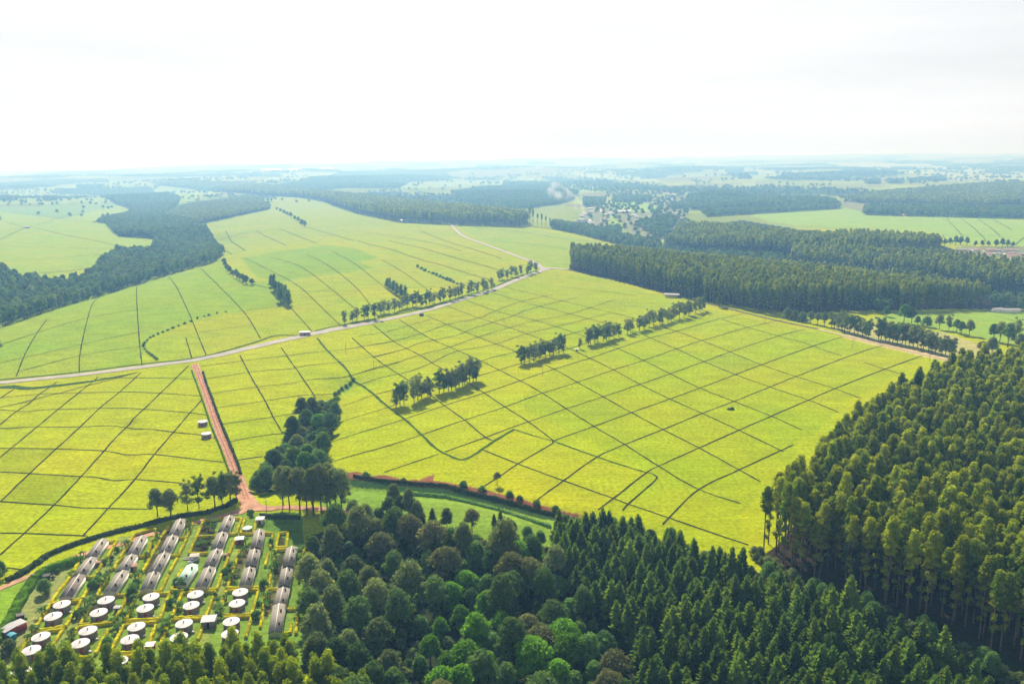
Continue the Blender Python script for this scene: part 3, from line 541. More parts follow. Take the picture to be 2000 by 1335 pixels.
mbx = MB(); strip(mbx, [(380,711),(392,740),(410,790),(428,840),(445,880),(461,920),(474,955),(482,975),(492,990)], [5.5, 4.6, 4.6, 4.6, 4.8, 5, 5, 6, 8], 5, 0.14, 0.12)
strip(mbx, [(480,992),(500,992),(530,993),(560,990),(620,994),(700,1000)], [9, 7, 4.5, 4, 4, 4], 5, 0.14, 0.15)
DR = [(380,711),(392,740),(410,790),(428,840),(445,880),(461,920),(474,955),(482,975)]
for off in (-3.2, 3.0): strip(mbx, [(u + off * (v / 800), v) for u, v in DR], .8, 4, .5, .17, 1)
M_RUTR = mat('damp_rut_soil', (0.31, 0.155, 0.10), .95, (.6, .3))
tag(mbx.obj('dirt_road', [M_DIRT, M_RUTR]), 'red dirt road running down from the gravel road to the village', 'dirt road', kind='structure')
mbl = MB(); strip(mbl, [(496,984),(485,992),(465,1000),(440,1007),(395,1018),(350,1028),(310,1039),(270,1051),(235,1063),(200,1072),(160,1083),(120,1098),(60,1125),(0,1149),(-80,1190)], [8, 7, 5, 4, 3.6, 3.6, 3.6, 3.4, 3.4, 3.4, 3.2, 3, 3, 3, 3], 5, 0.15, 0.12)
tag(mbl.obj('village_lane', M_LANE), 'pale dirt lane bending round the top of the village', 'lane', kind='structure')
mbv = MB(); strip(mbv, [(1216,470),(1204,455),(1190,446),(1182,440),(1176,433),(1182,426),(1184,420),(1175,413),(1177,405),(1182,398)], 9, 12, 0.2, 0.3)
tag(mbv.obj('valley_road', M_TAN), 'winding pale earth road through the far settlement', 'road', kind='structure')

# ------------------------------------------------------------------ foliage meshes
def leaves(mb, lobes, n, size, seed, jit=1.5, flat_up=0.55, inner=0.72, m=0, asp=0.6, grow=None):
    """n leaf clumps spread over the outsides of the lobes (cx,cy,cz,rx,ry,rz)"""
    g = np.random.RandomState(seed); L = np.array(lobes, float)
    area = L[:, 3] * L[:, 5]; w = area / area.sum(); k = g.choice(len(L), n * 2, p=w)
    d = g.normal(size=(n * 2, 3)); d /= np.linalg.norm(d, axis=1)[:, None]
    low = d[:, 2] < -0.35; d[low, 2] *= -1
    rad = inner + (1.22 - inner) * g.rand(n * 2) ** 0.8
    P = L[k, :3] + d * L[k, 3:] * rad[:, None]
    keep = np.ones(n * 2, bool)
    for i, l in enumerate(L):
        q = (((P - l[:3]) / l[3:]) ** 2).sum(1); keep &= ~((q < 0.45) & (k != i))
    idx = np.where(keep)[0][:n]; P = P[idx]; d = d[idx]; k = k[idx]
    nn = d / L[k, 3:] * L[k, 3:].mean(1)[:, None] + g.normal(size=P.shape) * jit * 0.55 + [0, 0, flat_up]; nn /= np.linalg.norm(nn, axis=1)[:, None]
    a = np.cross(nn, g.normal(size=P.shape)); a /= np.linalg.norm(a, axis=1)[:, None]; b = np.cross(nn, a)
    s = size * g.uniform(0.6, 1.35, len(P))
    a = a * s[:, None]; b = b * (s * asp * g.uniform(0.7, 1.3, len(P)))[:, None]
    V = np.stack([P - a, P - b + a * 0.15, P + a, P + b - a * 0.15], 1).reshape(-1, 3)
    mb.add(V, np.arange(len(V)).reshape(-1, 4), m)
def core(mb, lobes, f=0.66, m=0, nu=7, nv=4):
    for (x, y, z, rx, ry, rz) in lobes:
        V = [[x, y, z - rz * f]]; 
        for j in range(1, nv):
            ph = math.pi * j / nv - math.pi / 2
            for i in range(nu):
                a = 2 * math.pi * i / nu + j * 0.4; V.append([x + rx * f * math.cos(ph) * math.cos(a), y + ry * f * math.cos(ph) * math.sin(a), z + rz * f * math.sin(ph)])
        V.append([x, y, z + rz * f]); F = []
        for j in range(nv - 2):
            for i in range(nu): F.append([1 + j * nu + i, 1 + j * nu + (i + 1) % nu, 1 + (j + 1) * nu + (i + 1) % nu, 1 + (j + 1) * nu + i])
        T = [[0, 1 + (i + 1) % nu, 1 + i] for i in range(nu)] + [[len(V) - 1, 1 + (nv - 2) * nu + i, 1 + (nv - 2) * nu + (i + 1) % nu] for i in range(nu)]
        n0 = mb.n; mb.v.append(np.array(V)); mb.q.append(np.array(F) + n0); mb.qm += [m] * len(F); mb.t.append(np.array(T) + n0); mb.tm += [m] * len(T); mb.n += len(V)
def euc_lobes(g, H, base, rad, n=13):
    L = []
    for i in range(n):
        f = (i + 0.5) / n; z = base + (H - base) * (0.06 + 0.80 * f)
        pr = (0.45 + 0.75 * f / 0.5) if f < 0.5 else (1.2 * (1 - ((f - 0.5) / 0.62) ** 2))
        rr = rad * 0.55 * pr * g.uniform(.75, 1.05); a = i * 2.4 + g.rand() * .7
        q = rad * (0.42 if f < .75 else .34) * g.uniform(.8, 1.15)
        L.append((rr * math.cos(a), rr * math.sin(a), z, q, q, q * 0.95))
    L.append((0, 0, H - rad * 0.45, rad * 0.42, rad * 0.42, rad * 0.5)); L.append((0, 0, base + (H - base) * .6, rad * 0.55, rad * 0.55, (H - base) * 0.32))
    return L
def dome_lobes(g, H, rad, thick, n=12, spread=0.72):
    L = []
    for i in range(n):
        a = i * 2.4 + g.rand() * 0.6; f = math.sqrt((i + 0.3) / n); rr = rad * spread * f
        q = rad * g.uniform(0.26, 0.40)
        z = H - q * 0.8 - (thick - q) * (f ** (1.1 if thick > .8 * H else 1.8)) * g.uniform(0.6, 1.05)
        L.append((rr * math.cos(a), rr * math.sin(a), z, q * 1.08, q * 1.08, q * 0.85))
    L.append((0, 0, H - thick * 0.55, rad * 0.62, rad * 0.62, thick * 0.45))
    return L
def limbs(mb, lobes, z0, r, g, k=6, m=0):
    for l in [lobes[i] for i in g.choice(len(lobes), min(k, len(lobes)), replace=False)]:
        p1 = np.array(l[:3]); p0 = np.array([0, 0, z0 + (p1[2] - z0) * 0.15]); mid = (p0 + p1) / 2 + [0, 0, 0.5]
        mb.tube([p0, mid, p1], [r, r * 0.65, r * 0.3], 5, m)
def trunkmesh(name, H, r, lean, mt, lobes=None, z0=0, g=None, k=6):
    mb = MB(); mb.tube([[0, 0, -1.5], [0, 0, 0], [lean * 0.3, 0, H * 0.35], [lean * 0.6, lean * 0.2, H * 0.7], [lean * 0.3, 0, H]], [r * 1.25, r * 1.1, r * 0.85, r * 0.6, r * 0.25], 7)
    if lobes is not None: limbs(mb, lobes, z0, r * 0.45, g, k)
    return mb.mesh(name, mt, True)
def crownmesh(name, lobes, n, size, seed, mt, f=0.66, **kw):
    mb = MB(); core(mb, lobes, f); leaves(mb, lobes, n, size, seed, **kw); return mb.mesh(name, mt)
def combo(name, tr, cr_mb, mats): pass

KINDS = {}
def kind(key, name, fn, nvar): KINDS[key] = (name, [fn(np.random.RandomState(100 + 7 * i + len(key)), i) for i in range(nvar)])
def v_euc(g, i):
    H = 29 + g.rand() * 4; L = euc_lobes(g, H, H * (0.50 + 0.10 * g.rand()), 2.9 + 0.6 * g.rand(), 15)
    for j in range(5): L.append((g.uniform(-1, 1), g.uniform(-1, 1), H * g.uniform(.22, .5), .9, .9, 1.1))
    return trunkmesh('trunk', H * 0.93, 0.30, g.uniform(-.6, .6), BARK, L, H * .5, g, 5), crownmesh('crown', L, 1250, 0.42, i, F_EUC)
def v_yeuc(g, i):
    H = 15 + g.rand() * 2; L = euc_lobes(g, H, H * 0.22, 2.6 + 0.4 * g.rand(), 15)
    return trunkmesh('trunk', H * 0.93, 0.2, g.uniform(-.4, .4), BARK, L, H * .3, g, 4), crownmesh('crown', L, 1100, 0.33, 30 + i, F_YEUC)
def v_con(g, i):
    H = 13 + g.rand() * 3; R0 = 2.7 + 0.6 * g.rand(); mb = MB(); R0 *= 1.12
    for j in range(230):
        f = (j + g.rand()) / 230; z = H * (0.08 + 0.9 * f); rr = R0 * (1 - f) ** 0.75 * g.uniform(0.55, 1.2) + 0.12; a = g.rand() * 6.283; up = 0.35 + 0.5 * f + g.uniform(-.1, .2)
        tip = np.array([rr * math.cos(a), rr * math.sin(a), z + rr * up]); b0 = np.array([0.1 * math.cos(a), 0.1 * math.sin(a), z])
        side = np.array([-math.sin(a), math.cos(a), 0]); w = 0.16 + 0.24 * rr
        for s in (-1, 1):   # a drooping feathery spray either side of the branch
            mid = b0 * 0.4 + tip * 0.6
            mb.add([b0, mid + side * s * w + [0, 0, -0.22 * rr], tip, mid + [0, 0, 0.05]], [[0, 1, 2, 3]])
        mb.add([mid, mid + [0, 0, 0.35 + .1 * rr], tip + [0, 0, .25], tip], [[0, 1, 2, 3]])
    core(mb, [(0, 0, H * .4, R0 * .6, R0 * .6, H * .42), (0, 0, H * .66, R0 * .36, R0 * .36, H * .3)], 0.85)
    return trunkmesh('trunk', H * 0.95, 0.2, 0, BARK_D), mb.mesh('crown', F_CON)
def mk_dome(mt, Hr, Rr, th, n=1500, size=0.42, bark=BARK_D, nl=14, sp=0.72, f=0.66, fu=0.15):
    def fn(g, i):
        H = g.uniform(*Hr); r = g.uniform(*Rr); L = dome_lobes(g, H, r, H * th, nl, sp)
        return trunkmesh('trunk', H * 0.7, 0.32, g.uniform(-1, 1), bark, L, H * (1 - th) * .9, g, 7), crownmesh('crown', L, n, size, 60 + i, mt, f, flat_up=fu + .4)
    return fn
def v_oak(g, i):   # open row trees with bare stems
    H = 14 + g.rand() * 3; L = []; w = g.uniform(2.6, 3.3)
    for j in range(20):
        f = (j + g.rand()) / 20; a = g.rand() * 6.283; rr = w * (0.55 + 1.3 * f * (1.15 - f)) * g.rand() ** 0.45; q = g.uniform(0.8, 1.4) * (1.1 - .35 * f)
        L.append((rr * math.cos(a), rr * math.sin(a), H * (0.20 + 0.75 * f), q, q, q * 1.1))
    L.append((0, 0, H * .6, w * .6, w * .6, H * .24))
    return trunkmesh('trunk', H * 0.9, 0.2, g.uniform(-.6, .6), BARK_D, L, H * .25, g, 8), crownmesh('crown', L, 1100, 0.38, 90 + i, F_DARK if i % 4 == 0 else F_ROW, 0.5)
def v_poplar(g, i):
    H = 17 + g.rand() * 3; L = [(g.uniform(-.5, .5), g.uniform(-.5, .5), H * f, 2.6 * (1.15 - f) + .5, 2.6 * (1.15 - f) + .5, 2.3) for f in (0.2, 0.32, 0.45, 0.58, 0.7, 0.8, 0.89)]
    return trunkmesh('trunk', H * 0.9, 0.25, 0, BARK_D), crownmesh('crown', L, 700, 0.5, 120 + i, F_DARK)
kind('euc', 'eucalyptus_tree', v_euc, 6); kind('yeuc', 'young_eucalyptus_tree', v_yeuc, 6); kind('con', 'cypress_tree', v_con, 6)
kind('bright', 'broadleaf_tree', mk_dome(F_BRIGHT, (11, 14), (4.2, 5.8), .7, nl=20, size=.46, fu=.3), 4)
kind('dark', 'broadleaf_tree', mk_dome(F_DARK, (13, 17), (4.5, 6), .72, nl=17), 4)
kind('grey', 'broadleaf_tree', mk_dome(F_GREY, (13, 18), (4.5, 6.2), .75, nl=18), 4)
kind('brown', 'broadleaf_tree', mk_dome(F_BROWN, (11, 15), (4.2, 6.0), .6, n=1500, nl=19, f=.55), 3)
kind('mid', 'broadleaf_tree', mk_dome(F_MID, (9, 13), (3.6, 5), .85, nl=18), 4)
kind('tall', 'tall_tree', mk_dome(F_GREY, (21, 24), (4.4, 5.8), .72, n=2000, nl=24, f=.55), 4)
kind('oak', 'row_tree', v_oak, 8); kind('poplar', 'dense_tree', v_poplar, 4)
kind('round', 'round_tree', mk_dome(F_DARK, (10, 12), (3.4, 4.4), .85, n=650, size=.5, nl=10), 3)
kind('shrub', 'shrub', mk_dome(F_MID, (2.2, 3.2), (1.3, 1.9), .95, n=260, size=.26, nl=7), 3)
kind('greyshrub', 'shrub', mk_dome(F_GREY, (4.5, 6.5), (2.4, 3.4), .95, n=700, size=.30, nl=11), 3)
def tree(key, P, label, group=None, cat='tree', sc=1.0, rz=None, name=None, parts=True, sz=1.0):
    nm, var = KINDS[key]; tr, cr = var[rnd.randrange(len(var))]
    P = (P[0], P[1], P[2] - (.5 * sc if 'shrub' in key else 0)); o = empty(name or nm, P, rnd.random() * 6.28 if rz is None else rz); o.scale = (sc, sc, sc * sz)
    t = link('trunk', tr, o); c = link('crown', cr, o)
    return tag(o, label, cat, group)
# merged low-detail variants for woods too large to count
def stuffmesh(key, mats, lobes_fn, H, n, size, tr=0.3, seed=0):
    g = np.random.RandomState(seed); L = lobes_fn(g); mb = MB()
    core(mb, L, 0.7, 0, 6, 4); leaves(mb, L, n, size, seed, m=0)
    mb.tube([[0, 0, -1.5], [0, 0, H * .9]], [tr, tr * .4], 5, 1)
    me = mb.mesh(key, mats); o = bpy.data.objects.new(key, me); return o
def gninst(name, P, S, variants, label, cat, seed=5):
    g = np.random.RandomState(seed)
    me = bpy.data.meshes.new(name); me.vertices.add(len(P)); me.vertices.foreach_set('co', np.asarray(P, np.float32).ravel())
    a = me.attributes.new('sc', 'FLOAT_VECTOR', 'POINT'); a.data.foreach_set('vector', np.asarray(S, np.float32).ravel())
    a = me.attributes.new('rz', 'FLOAT_VECTOR', 'POINT'); rr = np.zeros((len(P), 3), np.float32); rr[:, 2] = g.rand(len(P)) * 6.283; a.data.foreach_set('vector', rr.ravel())
    a = me.attributes.new('vi', 'INT', 'POINT'); a.data.foreach_set('value', g.randint(0, len(variants), len(P)).astype(np.int32))
    o = link(name, me)
    t = bpy.data.node_groups.new(name + '_scatter', 'GeometryNodeTree')
    t.interface.new_socket('Geometry', in_out='INPUT', socket_type='NodeSocketGeometry'); t.interface.new_socket('Geometry', in_out='OUTPUT', socket_type='NodeSocketGeometry')
    gi = t.nodes.new('NodeGroupInput'); go = t.nodes.new('NodeGroupOutput'); ip = t.nodes.new('GeometryNodeInstanceOnPoints'); gj = t.nodes.new('GeometryNodeGeometryToInstance')
    for v in reversed(variants):
        oi = t.nodes.new('GeometryNodeObjectInfo'); oi.inputs['Object'].default_value = v; t.links.new(oi.outputs['Geometry'], gj.inputs[0])
    def na(nm, ty):
        n = t.nodes.new('GeometryNodeInputNamedAttribute'); n.data_type = ty; n.inputs['Name'].default_value = nm; return [s for s in n.outputs if s.enabled][0]
    ip.inputs['Pick Instance'].default_value = True
    t.links.new(gi.outputs[0], ip.inputs['Points']); t.links.new(gj.outputs[0], ip.inputs['Instance'])
    t.links.new(na('vi', 'INT'), ip.inputs['Instance Index']); t.links.new(na('sc', 'FLOAT_VECTOR'), ip.inputs['Scale']); t.links.new(na('rz', 'FLOAT_VECTOR'), ip.inputs['Rotation'])
    t.links.new(ip.outputs[0], go.inputs[0])
    o.modifiers.new('scatter', 'NODES').node_group = t
    return tag(o, label, cat, kind='stuff')
def joined(key, kname):   # full-detail tree as a single mesh for the countless rest of a plantation
    out = []
    for i, (tr, cr) in enumerate(KINDS[kname][1]):
        n1, n2 = len(tr.vertices), len(cr.vertices)
        V = np.zeros((n1 + n2) * 3, np.float32); a = np.zeros(n1 * 3, np.float32); b = np.zeros(n2 * 3, np.float32)
        tr.vertices.foreach_get('co', a); cr.vertices.foreach_get('co', b); V = np.concatenate([a, b]).reshape(-1, 3)
        FQ, FT, mq, mt_ = [], [], [], []
        for me, off, mi in ((tr, 0, 1), (cr, n1, 0)):
            for p in me.polygons:
                f = [v + off for v in p.vertices]
                if len(f) == 4: FQ.append(f); mq.append(mi)
                else: FT.append(f); mt_.append(mi)
        me = mesh_np(key, V, [FQ, FT] if FT else [FQ], [cr.materials[0], tr.materials[0]], mq + mt_)
        out.append(bpy.data.objects.new(key, me))
    return out
LO_EUC = [stuffmesh('far_eucalyptus', [F_EUC, BARK], lambda g: euc_lobes(g, 30, 14, 3.6, 8), 30, 170, 0.95, seed=s) for s in range(4)]
LO_BROAD = [stuffmesh('far_broadleaf', [f, BARK_D], lambda g: dome_lobes(g, 14, 5.2, 11, 9), 12, 200, 1.0, seed=s + 10) for s, f in enumerate((F_DARK, F_DARK, F_GREY, F_MID))]

# ------------------------------------------------------------------ plantations and woods
ORD = ['first', 'second', 'third', 'fourth', 'fifth', 'sixth', 'seventh', 'eighth', 'ninth', 'tenth', 'eleventh', 'twelfth', 'thirteenth', 'fourteenth', 'fifteenth', 'sixteenth', 'seventeenth', 'eighteenth']
def in_frame(P, h, mx=60):
    u, v, z = project(P + [0, 0, h]); return (u > -mx) & (u < 2000 + mx) & (v < 1335 + mx) & (z > 0)
# right-hand eucalyptus plantation
PR = wpoly([(1478, 1080), (1560, 1130), (1640, 1150), (1720, 1185), (1850, 1235), (1960, 1285), (2090, 1345), (2160, 1345), (2160, 760), (2060, 758), (1950, 768), (1862, 778), (1805, 806), (1730, 852), (1650, 912), (1590, 975), (1530, 1020)])
T = scatter(PR, 5.7, 0.36, 0.5, 3); T = T[in_frame(T, 28, 120)]; T = T[np.argsort(np.linalg.norm(T - [0, 0, CAM_H], axis=1))]
edge = 300
for P in T[:edge]: tree('euc', P, 'tall eucalyptus with bare stem in the near plantation on the right', 'eucalyptus of the near right plantation', sc=rnd.uniform(.84, 1.12), sz=rnd.uniform(.92, 1.06))
full_euc = joined('eucalyptus', 'euc')
sc_ = rs.uniform(.84, 1.12, len(T) - edge)[:, None] * np.ones(3)
gninst('eucalyptus_plantation', T[edge:], sc_, full_euc, 'deeper rows of tall eucalyptus in the plantation at the right', 'plantation')
for i, (u, v) in enumerate([(1478,1090),(1488,1098),(1500,1104),(1512,1110),(1524,1118),(1536,1124),(1548,1130),(1562,1138),(1472,1078),(1484,1082),(1498,1092),(1515,1100)]):
    tree('greyshrub', U1(u, v + 4), 'grey green bush at the field corner where the plantation meets the cypress stand', 'bushes at the field corner', 'bush', sc=rnd.uniform(.6, 1.0))
# conifers
PC = wpoly([(1085, 1062), (1150, 1050), (1230, 1062), (1300, 1085), (1370, 1122), (1430, 1145), (1500, 1165), (1570, 1185), (1640, 1212), (1720, 1250), (1800, 1290), (1900, 1340), (1960, 1390), (1800, 1450), (1260, 1450), (1250, 1330), (1215, 1260), (1160, 1205), (1110, 1150), (1075, 1100)])
T = scatter(PC, 5.0, 0.36, 0.2, 4); T = T[in_frame(T, 15, 25)]; T = T[np.argsort(np.linalg.norm(T - [0, 0, CAM_H], axis=1))]
NC = len(T)
for P in T[:300]:
    o = tree('con', P, 'feathery dark cypress in the dense stand at the bottom right', 'cypresses of the bottom right stand', sc=rnd.uniform(.72, 1.2), sz=rnd.uniform(.75, 1.12)); o.rotation_euler.x = rnd.gauss(0, .05); o.rotation_euler.y = rnd.gauss(0, .05)
if NC > 300: gninst('cypress_stand', T[300:], rs.uniform(.75, 1.15, NC - 300)[:, None] * np.ones(3), joined('cypress', 'con'), 'rear rows of dark cypress below the tea field', 'plantation')
# grey-green shrubby trees along the upper edge of the cypress stand
for i, (u, v) in enumerate([(1100,1035),(1130,1030),(1165,1030),(1195,1035),(1235,1040),(1270,1052),(1310,1062),(1340,1078),(1375,1095),(1405,1108),(1435,1118),(1465,1122),(1500,1132),(1530,1138),(1560,1150),(1590,1160),(1620,1168),(1655,1178),(1690,1192),(1725,1208),(1760,1220),(1800,1240),(1840,1262),(1880,1280),(1920,1300),(1955,1318),(1990,1335)]):
    for du, dv in ((0, 6), (14, 22)):
      P = U1(u + du, v + dv); tree('greyshrub' if i % 3 else 'mid', P, 'grey green bushy tree along the upper edge of the cypress stand', 'bushy trees edging the cypress stand', sc=rnd.uniform(.9, 1.25) if i % 3 else .8)
# young eucalyptus, bottom left
PY = wpoly([(-60, 1352), (60, 1350), (130, 1352), (200, 1365), (300, 1338), (350, 1322), (420, 1312), (460, 1300), (520, 1322), (580, 1310), (640, 1345), (690, 1368), (730, 1400), (760, 1470), (-100, 1470)])
T = scatter(PY, 4.7, 0.36, 0.1, 5); T = T[in_frame(T, 15, 25)]
for P in T[:300]: tree('yeuc', P, 'young yellow green eucalyptus in the grove at the bottom left', 'young eucalyptus below the village', sc=rnd.uniform(.72, 1.12))
# mixed woodland
WOOD = [('grey',650,1070),('grey',690,1110),('grey',700,1040),('grey',640,1120),('grey',625,1160),('dark',680,1160),('grey',720,1140),('dark',760,1150),('grey',735,1190),('grey',650,1200),('dark',700,1220),('grey',620,1230),
 ('grey',680,1260),('grey',740,1250),('dark',660,1300),('grey',760,1290),('dark',700,1310),('grey',620,1290),('dark',730,1340),('mid',770,1340),('dark',780,1210),('brown',800,1050),('brown',845,1065),('brown',870,1110),('brown',745,1078),
 ('mid',800,1110),('mid',930,1080),('mid',905,1100),('grey',800,1160),('mid',820,1210),('bright',880,1160),('bright',910,1130),('mid',950,1130),('bright',900,1200),('bright',950,1180),('bright',860,1220),('bright',840,1260),
 ('bright',930,1240),('bright',980,1220),('dark',1000,1160),('mid',1020,1110),('bright',1010,1080),('brown',1035,1135),('brown',1000,1135),('dark',1060,1150),('mid',1090,1130),('mid',1090,1190),('mid',960,1250),('brown',1030,1220),
 ('brown',1060,1250),('bright',870,1290),('bright',910,1275),('bright',950,1290),('mid',820,1290),('dark',1000,1270),('bright',1040,1290),('bright',1100,1240),('mid',1130,1220),('bright',1110,1270),('mid',1150,1260),('mid',1180,1230),
 ('mid',1160,1300),('brown',1200,1290),('brown',1190,1330),('mid',1120,1320),('mid',1220,1330),('mid',1060,1330),('bright',1090,1310),('dark',990,1320),('dark',940,1330),('bright',860,1340),('bright',900,1350),('mid',1210,1380),
 ('brown',860,1370),('bright',980,1370),('bright',1020,1370),('dark',1060,1380),('mid',820,1375),('bright',940,1385),('mid',1140,1370),('dark',790,1385),('mid',1180,1385),('bright',1100,1390),('mid',740,1400),('dark',700,1395),('bright',890,1410),('mid',1240,1410),
 ('dark',665,1350),('dark',920,1160),('dark',850,1170),('dark',980,1190),('dark',1080,1210),('dark',1140,1180),('mid',1115,1170),('mid',1050,1105),('grey',985,1085),('dark',960,1100),('mid',880,1080),('dark',770,1110),('dark',600,1100)]
WOOD += [('grey',690,1000),('grey',715,1015),('dark',655,1030),('grey',735,1035),('dark',770,1035),('mid',790,1025),('grey',820,1050),('mid',850,1040),('mid',880,1045),('grey',905,1060),('mid',930,1050),('brown',945,1060),('mid',975,1060),('mid',1000,1052),('dark',1020,1075),('mid',1040,1070),('bright',985,1075),('mid',1065,1085),('grey',1085,1105),('mid',835,1090),('dark',610,1060),('grey',605,1140),('dark',605,1190)]
WL = {'grey': 'grey green broadleaf tree with loose rounded crown in the mixed woodland', 'dark': 'dark green broadleaf tree in the shade of the mixed woodland', 'bright': 'bright glossy green broadleaf tree with layered crown in the mixed woodland',
      'brown': 'brownish flat topped tree in the mixed woodland', 'mid': 'mid green rounded tree in the mixed woodland'}
q = U([w[1] for w in WOOD], [w[2] + 2 for w in WOOD], 7.0)
for (k, u, v), P in zip(WOOD, q): tree(k, P, WL[k], {'grey': 'grey green', 'dark': 'dark', 'bright': 'bright green', 'brown': 'brownish', 'mid': 'mid green'}[k] + ' trees of the mixed woodland', sc=rnd.uniform(.72, 1.3), sz=rnd.uniform(.85, 1.05))
# low growth under the woodland
PU = wpoly([(640, 1060), (760, 1040), (960, 1070), (1080, 1090), (1240, 1330), (1280, 1500), (640, 1500), (610, 1250)])
T = scatter(PU, 6, .45, .3, 9)
gninst('undergrowth', T, np.c_[rs.uniform(.35, .6, len(T)), rs.uniform(.35, .6, len(T)), rs.uniform(.25, .5, len(T))], LO_BROAD, 'dark tangled undergrowth filling the gaps of the mixed woodland', 'undergrowth')
# trees in the gulch between the tea fields
GU = [('grey',590,800),('grey',610,795),('mid',640,790),('dark',655,800),('dark',600,820),('bright',622,828),('dark',645,825),('dark',572,840),('grey',590,845),('mid',615,850),('dark',630,850),('grey',580,862),
      ('mid',600,880),('mid',622,885),('mid',560,890),('mid',545,895),('dark',535,900),('mid',520,915),('mid',508,925),('dark',575,900),('bright',595,905),('mid',610,900),('dark',560,915),('mid',540,925),('dark',632,868),('dark',520,935),('mid',500,935)]
GC = {'grey': 'grey green', 'mid': 'mid green', 'dark': 'dark green', 'bright': 'bright green'}
q = U([w[1] for w in GU], [w[2] + 6 for w in GU], 5.0)
for (k, u, v), P in zip(GU, q): tree(k, P, GC[k] + ' rounded tree in the overgrown gulch between two tea fields', GC[k] + ' trees of the gulch', sc=rnd.uniform(.9, 1.2), sz=.85)
PG = wpoly([(500, 945), (545, 890), (575, 850), (598, 812), (620, 795), (655, 790), (662, 810), (650, 845), (636, 880), (622, 915), (600, 945), (560, 960), (510, 958)])
T = scatter(PG, 3.6, .45, .3, 19)
gninst('gulch_undergrowth', T, np.c_[rs.uniform(.4, .65, len(T)), rs.uniform(.4, .65, len(T)), rs.uniform(.3, .55, len(T))], LO_BROAD[2:], 'tangled green bushes filling the gulch below its trees', 'undergrowth')
for i, (u, v) in enumerate([(655,772),(662,768),(650,785),(660,780),(668,762),(676,757),(684,750),(690,742)]):
    tree('shrub', U1(u, v), 'small bush at the narrow top end of the overgrown gulch', 'bushes at the top of the gulch', 'bush', sc=1.2)
# tall grey trees beside the junction
for i, (u, v) in enumerate([(553,985),(566,992),(586,1000),(600,1004),(613,1006),(628,1008),(640,1002),(655,1000),(668,1004),(645,985),(610,985)]):
    tree('tall', U1(u, v), ORD[i] + ' from left of the tall grey trees beside the village junction' if i < 9 else ('nearer' if i == 9 else 'farther') + ' rear tree of the tall grey clump beside the village junction', 'tall trees at the village junction', sc=rnd.uniform(.95, 1.15), sz=rnd.uniform(.78, .92))
for i, (u, v, k) in enumerate([(770,985,'grey'),(785,1000,'dark'),(760,1010,'dark'),(800,1010,'tall'),(740,1015,'mid'),(815,1020,'grey')]):
    tree(k, U1(u, v + 12), ORD[i] + ' of the clumped trees standing on the grass below the drain', 'trees on the grass below the drain', sc=.72 if k == 'tall' else .8)
for i, (u, v, k, s) in enumerate([(812,1020,'con',.9),(826,1022,'con',.55),(845,1018,'con',.6),(873,1030,'grey',.65),(922,1035,'brown',.75),(965,1022,'con',.45),(978,1022,'con',.55),(905,1035,'mid',.5),(1000,1035,'mid',.6),(1030,1045,'mid',.6),(1055,1062,'mid',.7),(850,1045,'mid',.6)]):
    tree(k, U1(u, v + 6), {'con': 'small dark conifer', 'grey': 'grey feathery tree', 'brown': 'big brownish tree', 'mid': 'low green tree'}[k] + ', ' + ORD[i] + ' from left along the woodland grass edge', 'trees on the grass edge of the woodland', sc=s)
tree('brown', U1(971, 947), 'lone small umbrella tree at the edge of the tea field above the drain', sc=.42, sz=1.1)
# silver oak rows across the tea
def row(key, pts, where, group, sc=(.88, 1.1), name=None):
    for i, (u, v) in enumerate(pts):
        k_ = {'oak': (1.22, .78), 'poplar': (1.45, .68), 'round': (1.2, .85)}.get(key, (1, 1))
        tree(key, U1(u, v), ORD[min(i, 17)] + ' tree from left ' + where, group, sc=rnd.uniform(*sc) * k_[0], name=name, sz=k_[1] * rnd.uniform(.85, 1.12))
def lerp_pts(a, b, n, jx=3, jy=1.2):
    return [(a[0] + (b[0] - a[0]) * i / (n - 1) + rnd.uniform(-jx, jx), a[1] + (b[1] - a[1]) * i / (n - 1) + rnd.uniform(-jy, jy)) for i in range(n)]
row('oak', [(774,794),(781.5,792),(789,790),(809,786.5),(816,781),(824,779),(835.4,774),(840,776)], 'in the nearest thin clump of the line across the tea', 'tree line across the tea, nearest clump')
row('oak', [(858,767.4),(867,766.3),(876,764),(882,762),(890.4,758.4),(897,756),(903,754),(907,750.6),(917.4,746),(924,745),(930,742.7)], 'in the tall second clump of the line across the tea', 'tree line across the tea, second clump', (1.0, 1.18))
row('oak', lerp_pts((1018, 711), (1100, 688), 11), 'in the third clump of the line across the tea', 'tree line across the tea, third clump')
tree('oak', U1(1133, 681), 'small lone tree beside a white box between two clumps of the tree line', sc=.6)
row('oak', lerp_pts((1147, 675), (1208, 657), 9), 'in the fourth clump of the line across the tea', 'tree line across the tea, fourth clump')
row('oak', [(1225,652),(1232,648)], 'of the detached pair in the line across the tea', 'tree line across the tea, detached pair')
row('oak', lerp_pts((1246, 646), (1374, 607), 17), 'in the long far clump of the line across the tea', 'tree line across the tea, far clump')
tree('grey', U1(1405, 600), 'big solitary rounded tree by the track in front of the plantation', sc=.95)
tree('oak', U1(673, 633), 'lone tree left of the clumps along the gravel road', sc=.95)
row('oak', lerp_pts((690, 629), (731, 621), 5), 'in the leftmost clump along the gravel road', 'roadside trees, leftmost clump', name='roadside_tree')
row('oak', lerp_pts((741, 614), (815, 597), 9), 'in the second clump along the gravel road', 'roadside trees, second clump', name='roadside_tree')
row('oak', lerp_pts((822, 600), (961, 564), 16), 'in the long third clump along the gravel road', 'roadside trees, third clump', name='roadside_tree')
row('oak', lerp_pts((974, 548), (1047, 531), 9), 'in the clump beside the road junction', 'roadside trees, junction clump', name='roadside_tree')
